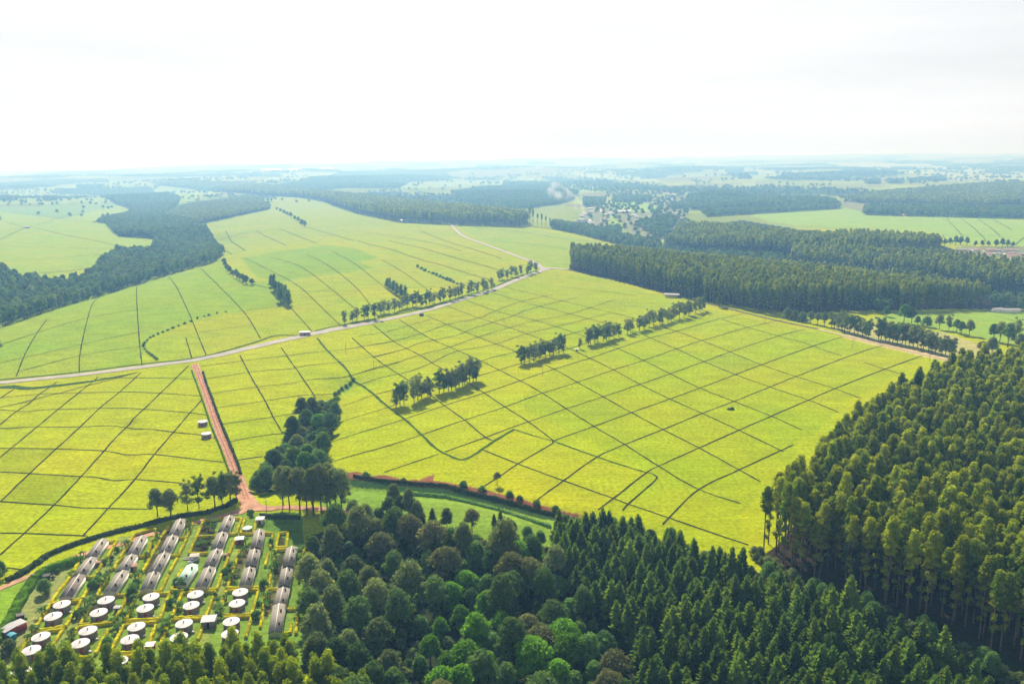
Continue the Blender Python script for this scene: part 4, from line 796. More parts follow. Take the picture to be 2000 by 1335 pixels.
row('poplar', [(757,562),(762,566),(769,571),(776,576),(784,580),(792,585)], 'in the dense dark clump above the roadside trees', 'dense clump above the roadside trees', (.7, .95))
row('poplar', [(531,560),(536,568),(541,574),(547,580),(553,586),(559,592),(564,597),(548,590)], 'in the tall dark clump on the hill field', 'tall dark clump on the hill field', (.85, 1.05))
row('round', [(438,515),(440,522),(444,529),(449,534),(455,539),(462,543),(468,547),(474,550),(481,554),(492,556)], 'in the curved clump of round trees on the hill crest', 'curved clump on the hill crest', (.8, 1.1))
row('round', [(541,411),(548,414),(555,418),(561,421),(568,425),(576,430),(583,434),(590,440),(595,443)], 'in the short line of trees on the far pale field', 'tree line on the far pale field', (1.1, 1.6))
row('shrub', [(816,522),(823,525),(830,529),(838,532),(846,535),(853,538),(860,541),(866,544),(873,547),(880,549),(886,552),(893,555)], 'in the bushy hedge line running up from the roadside trees', 'bushes running up from the roadside trees', (1.3, 2.2), 'bush')
row('shrub', [(306,702),(302,699),(297,695),(292,691),(287,687),(283,682),(281,676),(283,670),(288,665),(294,660),(300,657),(309,653),(318,649)], 'in the curved line of bushes on the hill field', 'curved bush line on the hill field', (.8, 1.1), 'bush')
row('shrub', [(328,645),(338,641),(349,637),(361,632),(373,628),(386,622),(399,618),(408,616),(424,612),(441,609)], 'in the spaced bushes continuing up the hill field', 'spaced bushes on the hill field', (.8, 1.3), 'bush')
row('greyshrub', [(1538,622),(1552,625),(1567,628)], 'in the broad grey bushes beside the plantation track', 'broad bushes beside the plantation track', (1.9, 2.2), 'big_bush')
row('grey', [(1583,631),(1597,634),(1610,637)], 'of the three rounded trees after the broad bushes by the track', 'rounded trees by the track', (.75, .85))
row('oak', lerp_pts((1622, 640), (1697, 661), 11), 'in the first stretch of trees beside the sandy track', 'trees beside the sandy track, first stretch', (1.0, 1.2))
row('oak', lerp_pts((1716, 663), (1804, 683), 13), 'in the middle stretch of trees beside the sandy track', 'trees beside the sandy track, middle stretch', (1.05, 1.3))
row('oak', lerp_pts((1813, 687), (1860, 695), 7), 'in the last stretch of trees beside the sandy track', 'trees beside the sandy track, last stretch', (1.0, 1.15))
for i, (u, v, k, s) in enumerate([(1731,618,'mid',1.0),(1765,630,'bright',1.3),(1780,632,'dark',1.0),(1792,634,'mid',.8),(1810,638,'mid',1.1),(1834,643,'grey',.8),(1853,645,'oak',1.0),(1868,650,'dark',.9),(1877,654,'dark',.8),(1893,655,'grey',.8),
        (1940,666,'dark',1.1),(1952,668,'grey',1.0),(1968,678,'dark',1.3),(1984,662,'oak',1.3),(1990,690,'grey',1.0),(1918,694,'brown',1.0),(1936,697,'grey',.9)]):
    tree(k, U1(u, v), {'mid': 'green', 'bright': 'tall pale topped', 'dark': 'dark', 'grey': 'grey green', 'oak': 'slender', 'brown': 'brownish'}[k] + ' park tree, ' + ORD[i] + ' from left beyond the sandy track', 'park trees beyond the sandy track', sc=s)
# around the village
for i, (u, v, k, s) in enumerate([(308,1008,'grey',.85),(334,1010,'grey',.95),(367,996,'oak',1.0),(389,992,'oak',1.0),(420,990,'grey',.95),(434,984,'oak',1.05),(450,980,'grey',1.05),(462,978,'oak',1.0)]):
    tree(k, U1(u, v), ORD[i] + ' tree from the left between the tea field and the village lane', 'trees between the tea field and the lane', sc=s)
for i, (u, v, k, s) in enumerate([(0,1128,'mid',.7),(-8,1150,'dark',.6)]): tree(k, U1(u, v), ('upper' if i == 0 else 'lower') + ' tree at the left edge beside the tea field corner', sc=s)
tree('dark', U1(-6, 697), 'dark tree at the far left edge above the road', sc=1.0)
tree('mid', U1(88, 1158), 'small spreading tree on the rough grass left of the row houses', sc=.62)
tree('greyshrub', U1(19, 1276), 'large grey bush below the red walled shed', None, 'bush', sc=1.05)
# mid plantation in front of the valley
STUFF_E, STUFF_B = [], []
def wood(pl, sp, kind_, hs=(.85, 1.1), h=0.0, seed=1, rot=.3, jit=.4):
    P = wpoly(pl, h); T = scatter(P, sp, jit, rot, seed); s = rs.uniform(hs[0], hs[1], len(T)); w = np.full(len(T), sp / 6.5 if kind_ == 'e' else (1.3 if sp > 25 else sp / 9.0)) * rs.uniform(.9, 1.1, len(T))
    (STUFF_E if kind_ == 'e' else STUFF_B).append((T, np.c_[w, w, s]))
PM = wpoly([(1114, 527), (1180, 540), (1300, 572), (1400, 593), (1500, 612), (1570, 609), (1700, 604), (1800, 606), (1937, 600), (1905, 588), (1800, 570), (1650, 552), (1500, 536), (1400, 528), (1250, 515), (1115, 510)])
T = scatter(PM, 6.2, .36, .3, 21); s = rs.uniform(.88, 1.12, len(T)) * .86; print('mid plantation', len(T), 'conifers', NC)
gninst('eucalyptus_block', T, s[:, None] * np.array([1.12, 1.12, 1]), full_euc, 'long dense block of eucalyptus along the top of the tea field', 'plantation')
wood([(1300,488),(1400,494),(1500,500),(1600,500),(1700,498),(1838,496),(1830,488),(1700,478),(1560,480),(1500,470),(1450,462),(1330,455)], 8, 'e', (.8, 1.0), seed=22)
wood([(1545,525),(1650,536),(1800,552),(1940,572),(2060,582),(2060,545),(1930,532),(1850,522),(1760,512),(1640,505),(1545,500)], 7.5, 'e', (.75, .95), seed=23)
wood([(1280,500),(1400,515),(1500,530),(1545,530),(1545,505),(1450,502),(1300,494),(1285,480)], 9, 'b', (.7, 1.1), seed=24)
wood([(1935,603),(2060,612),(2060,590),(1940,588)], 8, 'b', (.8, 1.1), seed=25)
wood([(1690,606),(1740,612),(1730,600),(1690,598)], 8, 'b', (.8, 1.1), seed=26)
# left valley
wood([(-150,668),(0,640),(130,598),(250,562),(330,537),(420,512),(436,497),(415,472),(405,452),(380,438),(310,425),(345,402),(352,388),(330,382),(290,367),(200,374),(210,388),(255,402),(262,414),(205,434),(232,462),(305,467),(298,495),(225,496),(190,530),(160,552),(100,562),(40,545),(-150,560)], 10, 'b', (.95, 1.35), seed=27, jit=.48)
wood([(316,428),(330,412),(370,402),(470,386),(500,383),(528,408),(450,424),(372,440)], 9, 'e', (.28, .36), seed=28)
wood([(375,441),(450,426),(528,408),(528,404),(450,421),(372,436)], 9, 'e', (.4, .5), seed=29)
wood([(296,360),(400,372),(500,381),(600,388),(650,400),(700,418),(780,434),(900,440),(1020,444),(1035,438),(1010,428),(900,408),(760,396),(650,384),(600,378),(480,362),(360,358)], 11, 'e', (.85, 1.05), seed=30)
wood([(1075,447),(1130,458),(1205,478),(1290,492),(1290,478),(1220,468),(1150,448),(1080,440)], 9, 'b', (.9, 1.5), seed=31)
for i, (u, v, s, k) in enumerate([(1035,441,1.5,'euc'),(1041,441,1.35,'euc'),(1050,442,1.0,'euc'),(1058,443,1.05,'euc'),(1066,444,.95,'euc'),(1074,446,.85,'euc'),(1016,440,.5,'grey'),(1005,439,.4,'grey')]):
    tree(k, U1(u, v), ORD[i] + ' tree of the tall dark clump at the far tea edge', 'tall clump above the valley', sc=s)
wood([(-200,372),(0,368),(60,366),(170,356),(210,356),(210,352),(90,352),(0,360),(-200,365)], 14, 'b', (1.0, 1.4), seed=32)
wood([(0,392),(34,392),(36,386),(20,384),(0,384)], 11, 'b', (.9, 1.2), seed=33)
wood([(86,392),(112,392),(108,386),(90,386)], 11, 'b', (.9, 1.2), seed=34)
wood([(100,378),(200,382),(210,374),(110,370)], 14, 'b', (.8, 1.2), seed=35)
wood([(880,376),(985,362),(1040,358),(1100,364),(1130,376),(1120,390),(1090,400),(1040,408),(980,412),(900,396)], 13, 'b', (.8, 1.2), seed=36)
wood([(600,352),(700,335),(850,333),(880,345),(880,352),(800,355),(780,368),(680,368),(560,376),(500,372)], 18, 'b', (.8, 1.2), seed=37)
wood([(1340,398),(1345,385),(1380,380),(1480,388),(1600,392),(1640,400),(1560,408),(1400,408)], 14, 'b', (1.0, 1.7), seed=38)
wood([(1365,392),(1375,384),(1440,384),(1455,392)], 14, 'b', (1.8, 2.5), seed=39)
wood([(1640,392),(1750,378),(1900,365),(2080,360),(2080,400),(1900,404),(1800,400),(1700,400)], 14, 'e', (.6, .8), seed=40)
wood([(1685,420),(1740,422),(1845,424),(1990,428),(2090,432),(2090,412),(1850,408),(1690,408)], 12, 'b', (.9, 1.5), seed=41)
wood([(1060,350),(1150,362),(1330,378),(1330,372),(1150,355),(1060,346)], 16, 'b', (.7, 1.1), seed=42)
wood([(1300,408),(1390,410),(1390,400),(1330,398)], 14, 'b', (.8, 1.1), seed=43)
wood([(1380,424),(1450,420),(1640,408),(1640,404),(1450,412),(1370,415)], 12, 'b', (.7, 1.2), seed=44)
wood([(1240,440),(1290,470),(1300,455),(1330,430),(1300,425)], 13, 'b', (.6, 1.1), seed=45, jit=.6)
wood([(1150,458),(1205,462),(1215,445),(1180,447)], 12, 'b', (.6, 1.1), seed=46)
wood([(1140,405),(1180,402),(1182,390),(1140,388)], 14, 'b', (.8, 1.2), seed=47)
wood([(1195,396),(1270,394),(1270,385),(1200,386)], 13, 'b', (.8, 1.2), seed=48)
wood([(-200,560),(0,560),(20,545),(0,535),(-200,540)], 9, 'b', (1.2, 1.7), seed=49)
for k, (a, b, w_, hgt) in enumerate([(1690,358,28,5),(1733,357,30,5),(1775,355,14,4),(1795,352,50,6),(1650,332,60,4),(1740,330,50,6),(1820,322,20,4),(1850,329,25,4),(1890,326,40,5),(1940,338,30,4),(930,325,60,4),(1030,320,55,5),(1610,350,50,4),(1420,340,60,4)]):
    wood([(a, b + 2), (a + w_, b + 2), (a + w_, b - 1.5), (a, b - 1.5)], 20, 'b', (1.1, 1.7), seed=60 + k)
wood([(1135,440),(1180,400),(1250,392),(1345,380),(1345,440),(1290,470),(1210,462)], 44, 'b', (.6, 1.1), seed=80, jit=.6)
wood([(1000,356),(1110,352),(1330,368),(1340,380),(1200,388),(1130,372)], 45, 'b', (.8, 1.3), seed=81, jit=.6)
wood([(0,400),(150,392),(190,380),(100,372),(0,372)], 60, 'b', (.8, 1.3), seed=82, jit=.6)
# scattered far woods following the land's patchwork
x = rs.uniform(-9000, 9000, 60000); y = rs.uniform(2300, 11000, 60000)
n1 = vnoise(x * 0.6, y, 420, 11) + 0.5 * vnoise(x * 0.6, y, 160, 12); k = (n1 > 0.13) & (np.abs(x) < y * .75)
far_polys = [wpoly(pl) for pl, c, tea in GROUND if c not in (g_wood, g_litter)]
for P in far_polys: k &= ~inside(x, y, P)
x2 = rs.uniform(-7000, 7000, 9000); y2 = rs.uniform(2500, 9000, 9000); k2 = vnoise(x2, y2, 190, 33) > .12
x, y = np.concatenate([x[k], x2[k2]]), np.concatenate([y[k], y2[k2]]); w = np.clip(np.hypot(x, y) / 2600, 1.4, 3.5)
STUFF_B.append((np.stack([x, y, terr(x, y)], 1), np.c_[w, w, rs.uniform(.8, 1.2, len(x)) * np.clip(w * .6, 1, 1.6)]))
gninst('far_eucalyptus_plantations', np.concatenate([a for a, b in STUFF_E]), np.concatenate([b for a, b in STUFF_E]), LO_EUC, 'far blocks of planted eucalyptus fading into the haze', 'plantation')
gninst('far_woodland', np.concatenate([a for a, b in STUFF_B]), np.concatenate([b for a, b in STUFF_B]), LO_BROAD, 'far broadleaf woods filling valleys and hillsides', 'woodland')
print('far e', sum(len(a) for a, b in STUFF_E), 'far b', sum(len(a) for a, b in STUFF_B))
for i, (u, v, s) in enumerate([(16,402,1.3),(42,402,1.4),(59,402,1.1),(160,399,1.5),(0,432,1.5),(192,435,1.1),(208,437,1.0),(6,369,1.0),(20,369,1.0),(28,370,.9),(50,369,1.0),(47,376,1.0),(58,377,.9),(246,366,1.2),(262,366,1.0),(270,366,1.0),(285,366,1.1),(295,366,1.0),(75,384,1.2),(140,384,1.3)]):
    tree('round', U1(u, v), ('dark scattered tree, ' + ORD[i] + ' one along the hedge on the far left pastures') if i < 7 else 'small scattered tree high on the far left pastures', 'scattered trees on the far left pastures', sc=s)
for i, (u, v, s) in enumerate([(1855,478,1.2),(1866,478,1.4),(1876,478,1.5),(1888,479,1.3),(1905,481,1.0),(1918,481,1.1),(1930,481,1.0),(1945,482,1.3),(1957,482,1.3),(1968,482,1.1),(1978,483,1.0),(1845,480,1.2)]):
    tree('round', U1(u, v), 'dark roadside tree above the far red roofed village', 'trees above the far red roofed village', sc=s)

# ------------------------------------------------------------------ village
def oriented(o, d): o.rotation_euler.z = math.atan2(d[1], d[0]); return o
BUILD = []   # (x, y, short name) of the buildings, used to say what a plant stands beside
def house_meshes(Lh, roofm, seed):
    W, hw, rise, n = 4.1, 2.1, 0.62, 8
    t = np.linspace(-1, 1, n + 1); prof = np.stack([t * (W / 2), hw + rise * (1 - np.abs(t) ** 1.3)], 1)
    wb = MB()
    for s in (-1, 1):   # long walls butt between the gables
        wb.box((0, s * (W / 2 - .1), hw / 2 - .3), (Lh - .4, .2, hw + .6))
    for s in (-1, 1):
        x = s * (Lh / 2 - .1)
        P = [[x - .1, a, b - .08] for a, b in prof] + [[x + .1, a, b - .08] for a, b in prof] + [[x - .1, a, -.6] for a, b in prof] + [[x + .1, a, -.6] for a, b in prof]; k = n + 1
        F = [[2 * k + i, 2 * k + i + 1, i + 1, i][::-1] for i in range(n)] + [[3 * k + i, 3 * k + i + 1, k + i + 1, k + i] for i in range(n)] + [[i, i + 1, k + i + 1, k + i] for i in range(n)] + [[2 * k, 0, k, 3 * k], [2 * k + n, 3 * k + n, k + n, n]]
        wb.add(P, F)
    rb = MB(); Lr = Lh + .5; pr = prof * [1.10, 1]; pr[:, 1] = prof[:, 1] + .02; pr[0, 1] -= .08; pr[-1, 1] -= .08; k = n + 1
    P = [[-Lr / 2, a, b] for a, b in pr] + [[Lr / 2, a, b] for a, b in pr] + [[-Lr / 2, a, b + .09] for a, b in pr] + [[Lr / 2, a, b + .09] for a, b in pr]
    F = [[i, i + 1, k + i + 1, k + i] for i in range(n)] + [[2 * k + i, 3 * k + i, 3 * k + i + 1, 2 * k + i + 1] for i in range(n)] + [[i, 2 * k + i, 2 * k + i + 1, i + 1] for i in range(n)] + [[k + i, k + i + 1, 3 * k + i + 1, 3 * k + i] for i in range(n)]
    F += [[0, k, 3 * k, 2 * k], [n, 2 * k + n, 3 * k + n, k + n]]
    rb.add(P, F)
    for x in np.arange(-Lr / 2 + .55, Lr / 2, 1.1):   # sheet laps
        rb.add([[x, a * 1.002, b + .12] for a, b in pr] + [[x + .08, a * 1.002, b + .12] for a, b in pr], [[i, k + i, k + i + 1, i + 1] for i in range(n)])
    return wb.mesh('wall', M_WHITE), rb.mesh('roof', roofm)
HM = {}
def house(a, b, roofm, label, short, group, vents=True):
    a = np.array(a); b = np.array(b); c = (a + b) / 2; d = (b - a) * 1.28; Lh = round(float(np.hypot(d[0], d[1])) * 2) / 2
    key = (Lh, roofm.name)
    if key not in HM: HM[key] = house_meshes(Lh, roofm, 1)
    o = empty('row_house', (c[0], c[1], terr(c[0], c[1]) + .05)); oriented(o, d)
    link('wall', HM[key][0], o); r = link('roof', HM[key][1], o)
    m = MB(); m.box((0, 0, 2.90), (Lh + .5, .26, .09)); m.obj('ridge_cap', M_RIDGE, r)
    side = -1 if d[0] * (-d[1]) > 0 else 1
    if vents:
        for x in (-Lh * .22, Lh * .25):
            for s in (1,):
                m = MB(); m.box((x, 1.05 * LS, 2.85), (.55, .5, .75)); m.box((x, 1.05 * LS, 3.27), (.7, .65, .08)); m.obj('vent', M_VENT, r)
    for s in (-1, 1):
        for x, kd in ((-Lh * .38, 'window'), (-Lh * .25, 'door'), (-Lh * .1, 'window'), (Lh * .1, 'window'), (Lh * .25, 'door'), (Lh * .38, 'window')):
            if s != LS and kd == 'door': continue
            m = MB()
            if kd == 'door': m.box((x, s * 2.015, 1.0), (.85, .06, 1.95)); m.obj('door', M_RED, o)
            else: m.box((x, s * 2.015, 1.35), (.9, .06, .8)); w = m.obj('window', M_DARKGLASS, o)
    tag(o, label, 'house', group); BUILD.append((c[0], c[1], short)); return o
LS = 1
ROWS = [
 [((198,1053.5),(178.5,1080.5)),((175.5,1089.5),(154.5,1117)),((151.5,1124),(130.5,1156))],
 [((274.5,1048),(259.5,1075)),((255,1082.7),(238.5,1107.5)),((237,1115.7),(216,1146.5))],
 [((351,1014),(339.4,1038)),((336,1043.7),(322,1071)),((319.6,1077.5),(303,1108)),((301.5,1109.7),(287.4,1142))],
 [((446.7,1007.4),(436.8,1030.5)),((433.5,1037),(423.6,1062.7)),((422.7,1069.3),(409.5,1097.4)),((407.9,1104.8),(393.9,1137))],
 [((506,1033.8),(501,1061)),((497,1067.7),(491,1095.7)),((487,1104),(479.7,1135.3))],
 [((568.8,1066),(563.8,1095)),((560.5,1101.5),(555.6,1134.5)),((553,1142),(545.7,1176.6)),((544,1183),(537.4,1222))]]
for i, row_ in enumerate(ROWS):
    for j, (a, b) in enumerate(row_):
        q = U([a[0], b[0]], [a[1], b[1]], 3.15); dark = (i == 0 and j == 2)
        house(q[0], q[1], M_ROOFD if dark else M_ROOF, ('dark' if dark else 'brown grey') + ' curved roof row house, ' + ORD[j] + ' from the lane, ' + ORD[i] + ' row', 'the ' + ORD[j] + ' house of row ' + str(i + 1), 'row houses of the village')
q = U([373, 355], [1102, 1128], 3.15); house(q[0], q[1], M_GREENROOF, 'row house with pale green roof standing alone between the third and fourth rows', 'the green roofed house', 'row houses of the village')
def hut(u, v, label, short, sc=1.0, group='round huts of the village'):
    P = U1(u, v, 2.55 * sc); sc *= .93; o = empty('round_hut', (P[0], P[1], P[2] - .05), rnd.uniform(-.5, .2), sc); o.scale.z = sc * 1.15
    m = MB(); m.cyl((0, 0, -.8), 2.75, 2.75, 3.15, 32, cap=False)
    for k in range(32):
        a = k * math.pi / 16 + .05; m.box((2.77 * math.cos(a), 2.77 * math.sin(a), 1.1), (.08, .07, 2.2), a)
    m.obj('wall', M_CORR, o)
    m = MB(); m.cyl((0, 0, 2.25), 2.95, 2.98, .14, 36, cap=False); m.cyl((0, 0, 2.39), 2.98, .25, .42, 36, cap=False); m.cyl((0, 0, 2.81), .25, .05, .06, 12)
    a = np.arange(36) * math.pi / 18; m.add(np.c_[2.95 * np.cos(a), 2.95 * np.sin(a), 0 * a + 2.25].tolist() + [[0, 0, 2.25]], [[(i + 1) % 36, i, 36] for i in range(36)])
    r = m.obj('roof', M_HUTROOF, o)
    m = MB(); m.cyl((0, 0, 2.83), .17, .17, .32, 8); m.cyl((0, 0, 3.15), .28, .04, .16, 8); m.obj('chimney', M_VENT, r)
    a = -.9; m = MB(); m.box((2.80 * math.cos(a), 2.80 * math.sin(a), .95), (.12, .85, 1.85), a); m.obj('door', M_RED, o)
    a = -1.7; m = MB(); m.box((2.80 * math.cos(a), 2.80 * math.sin(a), 1.35), (.12, .6, .6), a); m.obj('window', M_DARKGLASS, o)
    m = MB(); a = -.2; m.box((3.7 * math.cos(a), 3.7 * math.sin(a), .12), (1.3, .9, .5), a); m.obj('wash_slab', M_CONC, o)
    tag(o, label, 'hut', group); BUILD.append((P[0], P[1], short))
HC = [[(120.7,1178.7),(103.5,1202),(79.5,1241.7),(60.7,1268)],[(207,1170.5),(192.7,1194.5),(171.7,1229.7),(156.7,1254.5)],[(294.8,1164.2),(283.5,1186.2),(266.2,1222.2),(253.5,1247)],
      [(381.5,1159.2),(373.2,1180.7),(359.2,1216),(349.3,1242.5)],[(469,1155),(462.8,1176.6),(451.6,1212),(449,1236)]]
for i, c in enumerate(HC):
    for j, (u, v) in enumerate(c):
        hut(u, v, 'round hut with white disc roof, ' + ORD[j] + ' from top in the ' + ORD[i] + ' column', 'the ' + ORD[j] + ' hut of column ' + str(i + 1))
for u, v, w in [(231,1290,'third'),(420,1308,'fourth'),(322,1316,'gap between third and fourth'),(129,1324,'second'),(41,1310,'first')]:
    hut(u, v, 'round white roofed hut half hidden by young eucalyptus below ' + w + ' column', 'a half hidden hut')
hut(395.5, 822, 'upper of two lone white roofed huts in the tea beside the red road', 'the upper tea hut', 1.0, 'lone huts in the tea'); hut(402.5, 845.5, 'lower of two lone white roofed huts in the tea beside the red road', 'the lower tea hut', 1.0, 'lone huts in the tea')
def shed(u, v, w, d, h, rz, wm, rm, label, name='shed', rise=.3, post=False, cat='shed', overh=.25, base=0.0):
    P = U1(u, v, h * .9 + base); o = empty(name, (P[0], P[1], P[2]), rz)
    if post:
        for x in (-w / 2 + .2, 0, w / 2 - .2):
            for y in (-d / 2 + .2, d / 2 - .2): m = MB(); m.box((x, y, h / 2 - .2), (.16, .16, h + .4)); m.obj('post', M_POLE, o)
        m = MB(); m.box((0, d / 2 - .1, h * .3), (w - .8, .1, h * .5)); m.obj('rail_wall', wm, o)
    else:
        m = MB(); m.box((0, 0, h / 2 - .2), (w, d, h + .4)); m.obj('wall', wm, o)
        m = MB(); m.box((0, -d / 2 - .03, h * .42), (min(.9, w * .4), .06, h * .8)); m.obj('door', M_VENT, o)
    W, D = w / 2 + overh, d / 2 + overh
    m = MB(); m.add([[-W, -D, h], [W, -D, h], [W, 0, h + rise], [-W, 0, h + rise], [-W, D, h], [W, D, h]], [[0, 1, 2, 3], [3, 2, 5, 4]])
    m.add([[-W, -D, h - .1], [W, -D, h - .1], [W, 0, h + rise - .1], [-W, 0, h + rise - .1], [-W, D, h - .1], [W, D, h - .1]], [[3, 2, 1, 0], [4, 5, 2, 3]])
    m.add([[-W, -D, h - .1], [W, -D, h - .1], [W, -D, h], [-W, -D, h], [-W, D, h - .1], [W, D, h - .1], [W, D, h], [-W, D, h]], [[0, 1, 2, 3], [5, 4, 7, 6]])
    for s in (-1, 1): m.add([[s * W, -D, h - .1], [s * W, -D, h], [s * W, 0, h + rise], [s * W, 0, h + rise - .1], [s * W, D, h], [s * W, D, h - .1]], [[0, 1, 2, 3], [3, 2, 4, 5]])
    m.obj('roof', rm, o); BUILD.append((P[0], P[1], 'a shed'))
    return tag(o, label, cat)
shed(468,1051,3.0,2.6,2.3,.2,M_RED,M_WHITE,'small red walled shed with white roof between the fourth and fifth house rows')
shed(508.5,1012,2.8,2.8,2.3,.0,M_CONC,M_WHITE,'small shed with white roof above the fifth house row')
shed(408,1208,4.2,4.0,2.6,.15,M_CORR,M_GREYROOF,'square shed with ribbed grey roof between the fourth and fifth hut columns')
shed(25,1222,3.6,7.0,2.4,-.5,M_RED,M_GREYROOF,'long shed with grey roof and red wall on the rough grass at far left')
shed(22,1238,2.6,1.6,1.8,-.5,M_BLUE,M_BLUE,'small blue lean-to at the lower end of the red walled shed')
shed(98.5,1104.5,3.0,1.4,2.0,.1,M_VENT,M_WHITE,'small dark latrine with white roof beside the green bank at left')
shed(91,1123,2.0,2.0,1.6,.3,M_VENT,M_VENT,'black cubicle with dark roof below the white roofed latrine')
shed(40,1200,2.0,1.6,2.0,.5,M_VENT,M_ROOFD,'black box shaped latrine alone on the rough grass')
shed(229.5,1185,1.8,1.6,1.6,.1,M_CORR,M_GREYROOF,'tiny grey roofed shed right of the second column huts')
shed(293,1258,2.4,2.2,2.0,.1,M_RED,M_WHITE,'small shed with red wall at the edge of the young eucalyptus')
shed(258,1103.5,3.0,2.6,2.0,.3,M_TERRA,M_TERRA,'terracotta lean-to against the right side of a second row house')
shed(192,1097,1.3,1.3,1.5,.3,M_TERRA,M_TERRA,'tiny pinkish hen house beside the first row of houses')
shed(439.5,1082,1.3,1.3,1.4,.3,M_CONC,M_TERRA,'tiny pinkish hen house beside the fourth row of houses')
shed(380,1084,3.0,2.6,2.0,.1,M_CONC,M_CONC,'low pinkish shelter beside the parked pickup above the green roofed house')
shed(595.5,648.5,9,4.5,3.0,.16,M_TERRA,M_TEAL,'blue grey roofed shelter beside the gravel road','roadside_shelter',.9)
shed(1312,575,17,8,3.4,-.30,M_CONC,M_GREYROOF,'open shed with pale grey roof at the foot of the eucalyptus block','leaf_collection_shed',1.2,True)
shed(823,612,4,3,2.4,.2,M_VENT,M_ROOFD,'small dark weighing shed beside the gravel road below the roadside trees','weighing_shed')
shed(53,443,12,6,4,0,M_CONC,M_GREYROOF,'small pale shed where the far left field paths cross','field_shed',1)
shed(791,430.5,22,10,5,0,M_TEAL,M_GREYROOF,'blue grey shed at the foot of the far plantation edge','field_shed',2)
shed(1126,681,2.2,1.8,1.6,.2,M_WHITE,M_WHITE,'small white box in the gap of the tree line across the tea','box_hut')
P = U1(483, 1031, 1.2); o = empty('water_tank', P); m = MB(); m.cyl((0, 0, -.2), 1.9, 1.9, 1.7, 20, cap=False); m.obj('wall', M_CORR, o); m = MB(); m.cyl((0, 0, 1.5), 2.0, .2, .3, 20, cap=True); m.obj('lid', M_GREENROOF, o)
tag(o, 'low round tank with pale green lid inside the small hedged yard', 'tank')
def pickup(u, v, rz, label):
    P = U1(u, v); o = empty('pickup', P, rz)
    m = MB(); m.box((0, 0, .72), (4.7, 1.75, .55), taper=.98); m.box((-.1, 0, 1.25), (2.0, 1.6, .6), taper=.8); m.box((1.75, 0, 1.0), (1.15, 1.6, .12)); m.obj('body', M_CAR, o)
    m = MB(); m.box((-.1, 0, 1.3), (1.9, 1.63, .35), taper=.9); m.obj('window', M_DARKGLASS, o)
    for x in (-1.45, 1.45):
        for y in (-.8, .8):
            a = np.arange(12) * math.pi / 6; m = MB(); m.tube([[x, y - .11, .34], [x, y + .11, .34]], [.34, .34], 12); m.tube([[x, y - .12, .34], [x, y + .12, .34]], [.2, .2], 10, 1); m.obj('wheel', [M_TYRE, M_CORR], o)
    tag(o, label, 'car')
pickup(378, 1096, 1.2, 'white pickup parked on the lawn above the green roofed house'); pickup(746, 628.5, .25, 'white pickup driving on the gravel road beside the roadside trees')
m = MB(); m.box((0, 0, .1), (3.6, 1.8, .3)); m.box((0, .5, .35), (3.2, .3, .3)); o = m.obj('concrete_slab', M_CONC); o.location = U1(368, 1091); o.rotation_euler.z = .1; tag(o, 'pale concrete wash slab beside the parked pickup', 'slab')
# utility poles
for u, v, h, lab in [(521.7,1010,8,'wooden utility pole beside the junction above the village lawn'),(730,720,9,'utility pole in the tea right of the thick green ditch'),(675.5,689,9,'utility pole in the tea just below the gravel road'),
        (1665,680,9,'utility pole in the shade beside the sandy track'),(1494,631,9,'utility pole beside the dirt track left of the broad bushes'),(1276.8,577,10,'utility pole in front of the open shed'),
        (1088,538,9,'utility pole beside the road junction'),(1168,553,9,'utility pole in front of the left part of the eucalyptus block'),(768,450,9,'utility pole on the far yellow field'),(977,505,9,'utility pole beside the far gravel road'),(1815,706,9,'utility pole between the sandy track and the near plantation'),(1060,733,9,'utility pole in front of the third tree clump'),(1255,552,9,'utility pole at the edge of the shaded track')]:
    P = U1(u, v); o = empty('utility_pole', P, rnd.uniform(-.6, .6)); m = MB(); m.cyl((0, 0, -.5), .14, .09, h + .5, 8); m.obj('pole', M_POLE, o)
    m = MB(); m.box((0, 0, h - .5), (1.7, .12, .12)); a = m.obj('crossarm', M_POLE, o)
    for x in (-.75, 0, .75): m = MB(); m.cyl((x, 0, h - .43), .06, .05, .2, 6); m.obj('insulator', M_WHITE, a)
    tag(o, lab, 'pole', 'utility poles')
